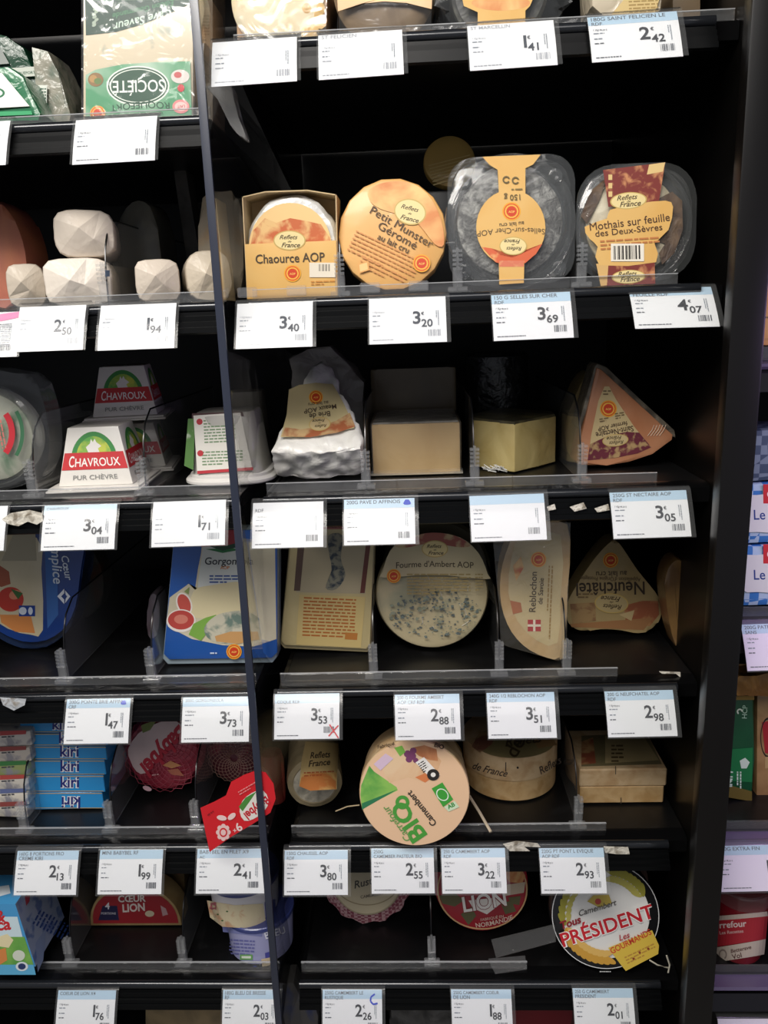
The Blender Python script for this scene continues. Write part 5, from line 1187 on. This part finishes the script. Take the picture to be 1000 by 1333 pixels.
# ================================================================== row 6, right bay
t, W = item('round_cheese_box', 'cream-lidded round cheese with a pink gingham paper skirt', 'round cheese', 6, 430, 528, 1208, Y=.80, lean=28, t=.028)
t.location.y = .80; R = W/2
MB().lathe([(.0005, -.0008), (R*.93, -.0008), (R*.97, .0005), (R*.99, .004), (R*.97, .007), (R*.92, .008), (R*.90, .03), (.0005, .031)], mat('b5a88a', .45, coat=.2), axis='y', c=(0, 0, R), n=64).build('lid', t)
GING = mat('b5838a', .6); m = MB(); n = 26; vs = []; fs = []
for i in range(n+1):
    a = D(180+180*i/n); f_ = .5+.5*math.sin(i*1.7)
    for q in range(3):
        r = R*(.95+.12*q+.05*q*f_); vs.append((r*math.cos(a), .004+.004*q+.003*f_*q, R*.98+r*math.sin(a)*.98))
for i in range(n):
    for q in range(2):
        o_ = i*3+q; fs.append((o_, o_+1, o_+4, o_+3))
m.add(vs, fs, GING)
ob = m.build('gingham_skirt', t)
gm = bpy.data.materials.new('gingham'); gm.use_nodes = True; nt = gm.node_tree; tc = nt.nodes.new('ShaderNodeTexCoord'); ck = nt.nodes.new('ShaderNodeTexChecker'); ck.inputs['Scale'].default_value = 240
ck.inputs['Color1'].default_value = lin('c9a2a4'); ck.inputs['Color2'].default_value = lin('8f4a58'); nt.links.new(tc.outputs['Object'], ck.inputs['Vector']); nt.links.new(ck.outputs[0], nt.nodes['Principled BSDF'].inputs['Base Color'])
ob.data.materials.clear(); ob.data.materials.append(gm)
pr = Print(t, plane_proj(t, (0, -.0008, 0)), 'printed_lid'); pr.text('Rustique', 462, 1162, 508, 1150, '3a342c', shear=.3, bold=.015); pr.text('CAMEMBERT', 470, 1175, 500, 1170, '5a5040', bold=.02); pr.ring(478, 1150, 44, 34, .96, '8a7c5c', a0=190, a1=340); pr.text('CA', 452, 1140, 466, 1134, '5a4a34', bold=.03); pr.done()

RED = mat('a81f2c', .35, coat=.4, mix=('8f1824', 12, .4, .6))
t, R = disc_item('round_cheese_box', 'red round box with big white lettering under the 3,22 card', 'cheese box', 6, 628, 1212, 124, None, 20, .028, RED, rim=.002, part='box', bulge=.0003)
pr = Print(t, plane_proj(t, (0, -.0003, 0)), 'printed_lid', up=.0003)
pr.ring(628, 1158, 59, 52, .965, 'c8a070'); pr.fan([(662, 1122), (676, 1126), (684, 1140), (680, 1150), (662, 1148), (656, 1134)], mat('c9703c', .5, mix=('e0b070', 60, .4, .6))); pr.fan([(656, 1152), (684, 1148), (682, 1162), (658, 1166)], 'c8b49c')
DK = '5f5a38'
for q in ([(572, 1166), (590, 1160), (604, 1172), (592, 1180), (576, 1176)], [(600, 1190), (614, 1180), (620, 1192), (610, 1204)], [(652, 1176), (666, 1172), (672, 1186), (658, 1190)], [(662, 1168), (678, 1166), (676, 1178), (664, 1176)]): pr.fan(q, DK)
pr.fan([(616, 1182), (634, 1190), (652, 1176), (648, 1168), (610, 1172)], 'e8e0d8'); pr.text('CŒUR', 604, 1160, 650, 1157, 'ece4de', bold=.03, hs=1.1); pr.text('LION', 604, 1187, 660, 1178, 'f0eae4', bold=.02, hs=1.1, out=('7a1018', .03))
pr.text('FABRIQUÉ EN', 626, 1199, 656, 1194, 'd8b8a8', bold=.01); pr.text('NORMANDIE', 620, 1207, 668, 1196, 'e0c4b4', bold=.015, arc=-2); pr.done()

t, R = disc_item('round_cheese_box', 'white round box with black edge, gold leaves and big red lettering', 'cheese box', 6, 790, 1262, 142, None, 14, .022, mat('19191b', .35, coat=.4), rim=.002, part='box', bulge=.0003)
pr = Print(t, plane_proj(t, (0, -.0003, 0)), 'printed_lid', up=.0003)
def pf(u, v): return Vector((u*R, -.0003, R-v*R)), Vector((0, -1, 0))
sv = pr.proj; pr.proj = pf
pr.ring(0, 0, .985, .985, .985, 'dcdcdc', n=64); pr.ell(0, -.02, .81, .81, mat('e2e1de', .4, coat=.3), n=64)
GOLD = '9a9438'; 
for k in range(9):
    a = D(112+k*9); pr.ell(.80*math.cos(a), -.80*math.sin(a), .13, .045, GOLD, rot=112+k*9+115); pr.ell(.68*math.cos(a), -.68*math.sin(a), .10, .035, 'b5ad58', rot=112+k*9+65)
for k in range(9):
    a = D(35+k*6); pr.ell(.84*math.cos(a), -.84*math.sin(a), .13, .05, GOLD, rot=35+k*6+60); pr.ell(.70*math.cos(a), -.70*math.sin(a), .11, .04, 'b5ad58', rot=35+k*6+120)
for k in range(10):
    a = D(205+k*7.5); pr.ell(.80*math.cos(a), -.80*math.sin(a), .14, .055, 'c9983c', rot=205+k*7.5+60); pr.ell(.68*math.cos(a), -.68*math.sin(a), .12, .045, 'd9b060', rot=205+k*7.5+115)
pr.proj = sv
pr.fan([(764, 1172), (772, 1164), (792, 1163), (796, 1174), (780, 1180)], 'b8a24c'); pr.ell(778, 1172, 4, 4, 'a8443c')
pr.text('Camembert', 754, 1191, 803, 1176, '4a4844', shear=.35); pr.text('Tous', 731, 1208, 757, 1199, '8f1c28', shear=.2, bold=.03)
pr.text('PRÉSIDENT', 733, 1231, 852, 1192, 'c4202c', hs=1.0, bold=.02, out=('f2efec', .04))
pr.poly([(791, 1232), (848, 1209), (857, 1229), (856, 1240), (814, 1262), (806, 1252)], 'd8b848'); pr.text('GOURMANDS', 796, 1240, 848, 1214, 'c4402c', bold=.02, hs=1.2); pr.text('Les', 806, 1223, 820, 1218, 'b42c34', shear=.3); pr.lines(812, 1244, 850, 1226, 3, 4, 'b88a3c', word=5)
pr.ell(824, 1246, 1.6, 1.6, '8a3a28'); pr.ell(832, 1238, 1.6, 1.6, '8a3a28'); pr.ell(843, 1233, 1.6, 1.6, '8a3a28'); pr.lines(780, 1262, 806, 1262, 1, 3, 'c8c8c8', word=2); pr.done()
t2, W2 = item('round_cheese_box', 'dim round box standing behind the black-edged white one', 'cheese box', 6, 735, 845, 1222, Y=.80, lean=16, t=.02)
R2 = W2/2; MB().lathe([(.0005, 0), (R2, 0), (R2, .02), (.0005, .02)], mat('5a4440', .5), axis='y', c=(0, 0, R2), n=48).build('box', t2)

# broken clear divider and wire lying at the lip
tq = thing('broken_divider', 'broken clear divider piece lying on the lip left of the black-edged round', 'divider', None, (0, 0, 0))
a = [PY(*q, .736) for q in ((640, 1225), (722, 1205), (724, 1226), (646, 1247))]; b_ = [PY(*q, .712) for q in ((636, 1250), (684, 1246), (686, 1262), (645, 1268))]
for q in (a, b_):
    MB().add([v for v in q]+[v+Vector((0, .0022, 0)) for v in q], [(0, 1, 2, 3), (7, 6, 5, 4), (0, 4, 5, 1), (1, 5, 6, 2), (2, 6, 7, 3), (3, 7, 4, 0)], clear('broken_plastic', .10, rough=.1, bump=(60, .6), hazecol='a8a8a8')).build('plate', tq)
tw = thing('bent_wire', 'pale bent twist of wire at the right foot of the black-edged round', 'wire', None, (0, 0, 0))
m = MB()
for q in ([(846, 1250), (856, 1256), (870, 1260)], [(868, 1244), (872, 1256), (870, 1266)]): m.tube([PY(x, y, .722) for x, y in q], .0009, mat('cfc9b8', .35), n=5)
m.build('wire', tw)

# ================================================================== row 7, only the tops are in the picture
t, W = item('cheese_pack', 'tan raclette pack with dark capitals, cut off by the bottom edge', 'cheese pack', 7, 195, 300, 1420, Y=.80)
t.location.z = S[7]+G; lump(t, 'pack', [(192, 1306), (300, 1303), (302, 1385), (192, 1385)], .80, .03, mat('94805e', .45, coat=.2, mix=('74644a', 20, .4, .6)), bev=.002)
pr = Print(t, vproj(t, .80), 'printed_front'); pr.text('RICHESMONTS', 214, 1317, 306, 1316, '1a1612', shear=.2, bold=.03, hs=1.3); pr.done()
t, W = item('foil_bag', 'grey crumpled bag behind the lowest rail', 'bag', 7, 500, 600, 1420, Y=.80)
t.location.z = S[7]+G; lump(t, 'bag', smoothpts([(512, 1330), (530, 1300), (560, 1304), (585, 1312), (592, 1340), (590, 1385), (512, 1385)], 2), .80, .03, mat('5c5a58', .3, coat=.5, mix=('2f2e2d', 30, .4, .6), bump=(40, 1)), sub=2, nz=.004)
t, W = item('round_cheese_box', 'dark red round box cut off by the bottom edge', 'cheese box', 7, 660, 722, 1380, Y=.80)
t.location.z = S[7]+G; R = .05; MB().lathe([(.0005, 0), (R, 0), (R, .03), (.0005, .03)], mat('7a1c24', .4, coat=.3), axis='y', c=(0, 0, PY(690, 1298, .80).z-S[7]-R), n=48).build('box', t)
pr = Print(t, plane_proj(t, (0, 0, 0)), 'printed_lid'); pr.text('DIERI', 676, 1312, 702, 1333, 'b89a94', bold=.02); pr.done()
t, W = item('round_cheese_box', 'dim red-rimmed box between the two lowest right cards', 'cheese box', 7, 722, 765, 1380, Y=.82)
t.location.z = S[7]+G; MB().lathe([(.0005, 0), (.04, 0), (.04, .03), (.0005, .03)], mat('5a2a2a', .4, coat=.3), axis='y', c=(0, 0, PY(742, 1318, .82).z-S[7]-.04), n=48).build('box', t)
t, W = item('paper_packet', 'grey and blue packet behind the glass partition at the bottom', 'packet', 7, 385, 415, 1400, Y=.80)
t.location.z = S[7]+G; lump(t, 'packet', [(380, 1345), (396, 1302), (404, 1302), (416, 1345), (414, 1385), (380, 1385)], .80, .03, mat('5f5c5a', .5, mix=('2c3a6a', 20, .5, .6)), bev=.002)

# ================================================================== residue of torn labels on the rails
def scrap(lab, pts, Y, col='d8d2c4', n=0):
    o = thing('paper_scrap', lab, 'scrap', 'torn label remains', PY(pts[0][0], pts[0][1], Y))
    lump(o, 'paper', pts, Y, .0005, mat(col, .7, mix=('8a8070', 120, .5, .66), bump=(120, .8)), bev=0)
scrap('ragged white label remains on the rail at the left edge', [(2, 676), (14, 668), (38, 664), (55, 668), (56, 678), (48, 683), (36, 679), (24, 685), (10, 682)], .711)
scrap('ragged white label remains left of the 2,93 card', [(655, 1099), (672, 1095), (700, 1098), (704, 1103), (682, 1102), (690, 1108), (664, 1108)], .7185)
scrap('flat white strip stuck right of the 2,93 card', [(786, 1102), (818, 1103), (820, 1112), (802, 1112), (788, 1110)], .7175)
for k, (q, lab) in enumerate([([(712, 660), (722, 656), (724, 663), (714, 665)], 'first white fleck right of the yellow wedge card'), ([(742, 660), (760, 654), (764, 662), (748, 666)], 'second white fleck right of the yellow wedge card'), ([(774, 662), (792, 656), (794, 664), (778, 667)], 'white fleck just left of the 3,05 card')]):
    scrap(lab, q, .714)
scrap('small white chip on the nose of the heart cheese shelf', [(858, 874), (886, 875), (886, 882), (880, 877), (862, 877)], .740)
scrap('pale torn corner hanging at the far left below the rounded blue pack', [(0, 908), (34, 910), (32, 918), (18, 925), (4, 918)], .712, 'b8bcc0')

# ================================================================== neighbouring cabinet on the right
def nshelf(yv, lab, Y=.72):
    z = yv; t = thing('display_shelf', lab, 'shelf', 'shelves of the right-hand cabinet', (0, 0, z))
    MB().xsec([(Y+.02, 0), (1.14, 0), (1.14, -.012), (Y+.02, -.014)], .285, .62, SHELF).build('deck', t)
    MB().xsec([(Y+.0185, -.002), (Y+.0185, .010), (Y+.0205, .010), (Y+.0205, -.002)], .285, .62, LIPM).build('front_lip', t)
    RM = mat('5f5370', .25, spec=.7)
    MB().xsec([(Y+.02, -.003), (Y+.004, -.004), (Y+.002, -.0065), (Y+.004, -.009), (Y+.02, -.009)], .285, .62, RM).xsec([(Y+.004, -.0125), (Y-.004, -.028), (Y+.002, -.029), (Y+.02, -.020)], .285, .62, mat('141217', .3)).build('label_rail', t)
    return z
struct('wall_far_right', MB().box(.62, .64, .68, 1.16, 0, 2.2, BLACK))
def nitem(name, lab, cat, x, yb, Y, z=None, group=None):
    p = PY(x, yb, Y)
    if z is not None: p.z = z
    return thing(name, lab, cat, group, p)
zA = nshelf(1.302, 'right cabinet shelf below the tan carton'); zB = nshelf(1.053, 'right cabinet shelf below the two blue and white packs')
zC = nshelf(.815, 'right cabinet shelf below the green packet'); zD = nshelf(.634, 'right cabinet shelf below the red pot')
t = nitem('cheese_carton', 'tan and russet carton at the right edge, upper one', 'carton', 1010, 448, .75, zA)
lump(t, 'carton', [(998, 352), (1060, 350), (1060, 448), (991, 450)], .75, .05, mat('c98a54', .5, mix=('e0b474', 14, .42, .6)), bev=.002)
pr = Print(t, vproj(t, .75), 'printed_front'); pr.lines(994, 412, 1020, 412, 1, 5, '3a2a1c', word=3); pr.lines(994, 440, 1020, 440, 1, 5, 'b88a54', word=3); pr.done()
for k, (pts, lab) in enumerate([([(963, 712), (1050, 708), (1050, 788), (966, 790), (959, 776)], 'lower blue checked and white packet by the black upright'), ([(972, 630), (1050, 626), (1050, 706), (964, 709)], 'upper blue checked and white packet by the black upright'), ([(980, 560), (1050, 556), (1050, 624), (974, 628)], 'dim grey-blue packet above the two blue checked ones')]):
    t = nitem('checked_packet', lab, 'packet', 1000, pts[-1][1], .76, None, 'blue checked packets'); 
    if k == 0: t.location.z = zB+.001
    m_ = bpy.data.materials.new('blue_check'); m_.use_nodes = True; nt = m_.node_tree; tc = nt.nodes.new('ShaderNodeTexCoord'); ck = nt.nodes.new('ShaderNodeTexChecker'); ck.inputs['Scale'].default_value = 110
    ck.inputs['Color1'].default_value = lin('3f7fc8' if k < 2 else '46546c'); ck.inputs['Color2'].default_value = lin('b8d0ea' if k < 2 else '7c8a9c'); nt.links.new(tc.outputs['Object'], ck.inputs['Vector']); nt.links.new(ck.outputs[0], nt.nodes['Principled BSDF'].inputs['Base Color']); nt.nodes['Principled BSDF'].inputs['Roughness'].default_value = .35; nt.nodes['Principled BSDF'].inputs['Coat Weight'].default_value = .4
    lump(t, 'packet', pts, .76, .06, m_, bev=.005, sub=1, nz=.001)
    if k < 2:
        o_ = 0 if k == 1 else 78; pr = Print(t, vproj(t, .76), 'printed_front', up=.0014)
        pr.fan(smoothpts([(966, 648+o_), (985, 644+o_), (1050, 642+o_), (1050, 690+o_), (985, 692+o_), (966, 688+o_)], 2), 'e6e6e4'); pr.text('Le B', 981, 676+o_, 1010, 675+o_, '23408a', bold=.01, hs=1.1); pr.rect(993, 630+o_, 1030, 655+o_, 'd03038'); pr.ell(1003, 643+o_, 5, 5, 'f0e4e0'); pr.done()
t = nitem('gold_packet', 'crinkled gold packet lying at the top of the green packet', 'packet', 975, 905, .76, None)
lump(t, 'packet', smoothpts([(955, 878), (975, 884), (1000, 876), (1050, 880), (1050, 908), (1000, 904), (960, 906)], 2), .762, .03, mat('8a5f28', .3, metal=.3, coat=.3, mix=('c08c48', 40, .45, .6), bump=(40, 1)), sub=1, nz=.002)
t = nitem('green_packet', 'dark green packet with white lettering running up it', 'packet', 962, 1040, .79, zC+.001)
lump(t, 'packet', [(944, 1036), (948, 908), (982, 908), (982, 990), (979, 1043)], .79, .03, mat('0f5c36', .35, coat=.4, mix=('0b4428', 10, .4, .6)), bev=.002)
pr = Print(t, vproj(t, .79), 'printed_front'); pr.poly([(949, 906), (982, 906), (982, 911), (949, 911)], 'b08a3c'); pr.poly([(943, 1020), (979, 1030), (979, 1043), (943, 1037)], '6f5f2c'); pr.text('NH', 953, 1024, 953, 1006, 'cfe0d0', bold=.02); pr.poly([(950, 975), (980, 973), (979, 1018), (947, 1016)], '1d7a44'); pr.text('NH', 953, 1022, 954, 1004, 'dfeee0', bold=.02)
pr.fan([(963, 990), (970, 986), (976, 992), (972, 1000), (965, 1000)], 'dfeee0'); pr.text('HCP', 972, 935, 973, 918, 'bfe0c8'); pr.ring(963, 926, 4, 4, .5, 'e6f0e0', a0=0, a1=240); pr.lines(965, 1004, 965, 1026, 2, 4, 'dfeee0', word=3); pr.done()
t = nitem('gold_packet', 'gold and red packet at the right edge beside the green one', 'packet', 995, 1040, .80, zC+.001)
lump(t, 'packet', [(986, 905), (1050, 900), (1050, 1042), (985, 1042)], .80, .03, mat('9a744c', .35, coat=.4, mix=('c09a6a', 20, .4, .6)), bev=.002)
pr = Print(t, vproj(t, .80), 'printed_front'); pr.fan([(992, 940), (1040, 932), (1040, 990), (996, 980)], 'b02832'); pr.ring(1000, 960, 10, 26, .9, '1c1c1c', a0=90, a1=270); pr.rect(996, 985, 1040, 1000, 'c0a070'); pr.done()
t = nitem('sauce_pot', 'red pot with a clear lid, white and red label, at the bottom right', 'pot', 965, 1264, .745, zD+.001)
xa, xb = PY(931, 1262, .76).x, PY(1000, 1262, .76).x; R = (xb-xa)/2*.98; H = PY(965, 1175, .745).z-PY(965, 1264, .745).z
t.location.x = (xa+xb)/2-.001
MB().lathe([(R*.84, 0), (R*.87, .002), (R, H*.80), (.0005, H*.80)], mat('8a1c28', .3, coat=.4), c=(0, R, 0), n=56).build('pot', t)
MB().lathe([(R*1.01, H*.805), (R*1.07, H*.82), (R*1.08, H*.96), (R*1.04, H), (R*.9, H*.99), (R*.86, H*.93), (.0005, H*.92)], clear('pot_lid', .08, rough=.08, hazecol='c8a8a8'), c=(0, R, 0), n=56).build('clear_lid', t)
pr = Print(t, cyl_proj(t, (0, R, 0), R*.875, 'z', dr=R*.13/(H*.8)), 'printed_label', up=.0008, curved=5)
pr.poly([(937, 1192), (998, 1186), (999, 1192), (937, 1198)], 'd8c4b8'); pr.poly([(936, 1198), (999, 1192), (996, 1222), (934, 1232)], 'b82c38'); pr.poly([(934, 1233), (996, 1222), (994, 1242), (934, 1252)], 'd8c8b8')
pr.text('rrefour', 938, 1208, 972, 1205, 'f0dcd8', bold=.02); pr.text('Les Recettes', 938, 1216, 968, 1213, 'e8c0bc'); pr.text('Betterave', 952, 1240, 978, 1234, '6a4a44', shear=.2, bold=.02); pr.text('Vol', 954, 1248, 966, 1245, '6a4a44', bold=.02); pr.ring(942, 1242, 5, 7, .7, '9a8a80', a0=-60, a1=240); pr.done()
CARD_VIOLET_LIT = mat('efe6f6', .35, coat=.2)  # white card with the tint of violet light put into its colour
card(None, 973, 1070, 872, '', '200G PATE', 'SANS', 'pinkish price card at the right edge above the gold packet', name='price_card', body=CARD_VIOLET_LIT, Y=.70, seed=61, roll=-1)
card(None, 938, 1040, 1160, '1,85', '500G EXTRA FIN', '', 'violet-lit price card at the right edge above the red pot', name='price_card', body=CARD_VIOLET_LIT, Y=.70, seed=62, roll=-1)
card(None, 940, 1040, 1385, '', '', '', 'price card just showing at the bottom right corner', name='price_card', body=CARD_VIOLET_LIT, Y=.70, seed=63)

# nothing may sink into its shelf: lift what reaches below the deck
bpy.context.view_layer.update()
for root, row in ITEMS:
    mz = min((( o.matrix_world @ v.co).z for o in root.children_recursive if o.type == 'MESH' for v in o.data.vertices), default=None)
    if mz is not None and row in S and mz < S[row]+.0003 and not root.name.startswith('cheese_wedge_pack'): root.location.z += S[row]+.0003-mz; print('LIFT', root.name, row, round((S[row]-mz)*1000, 1))
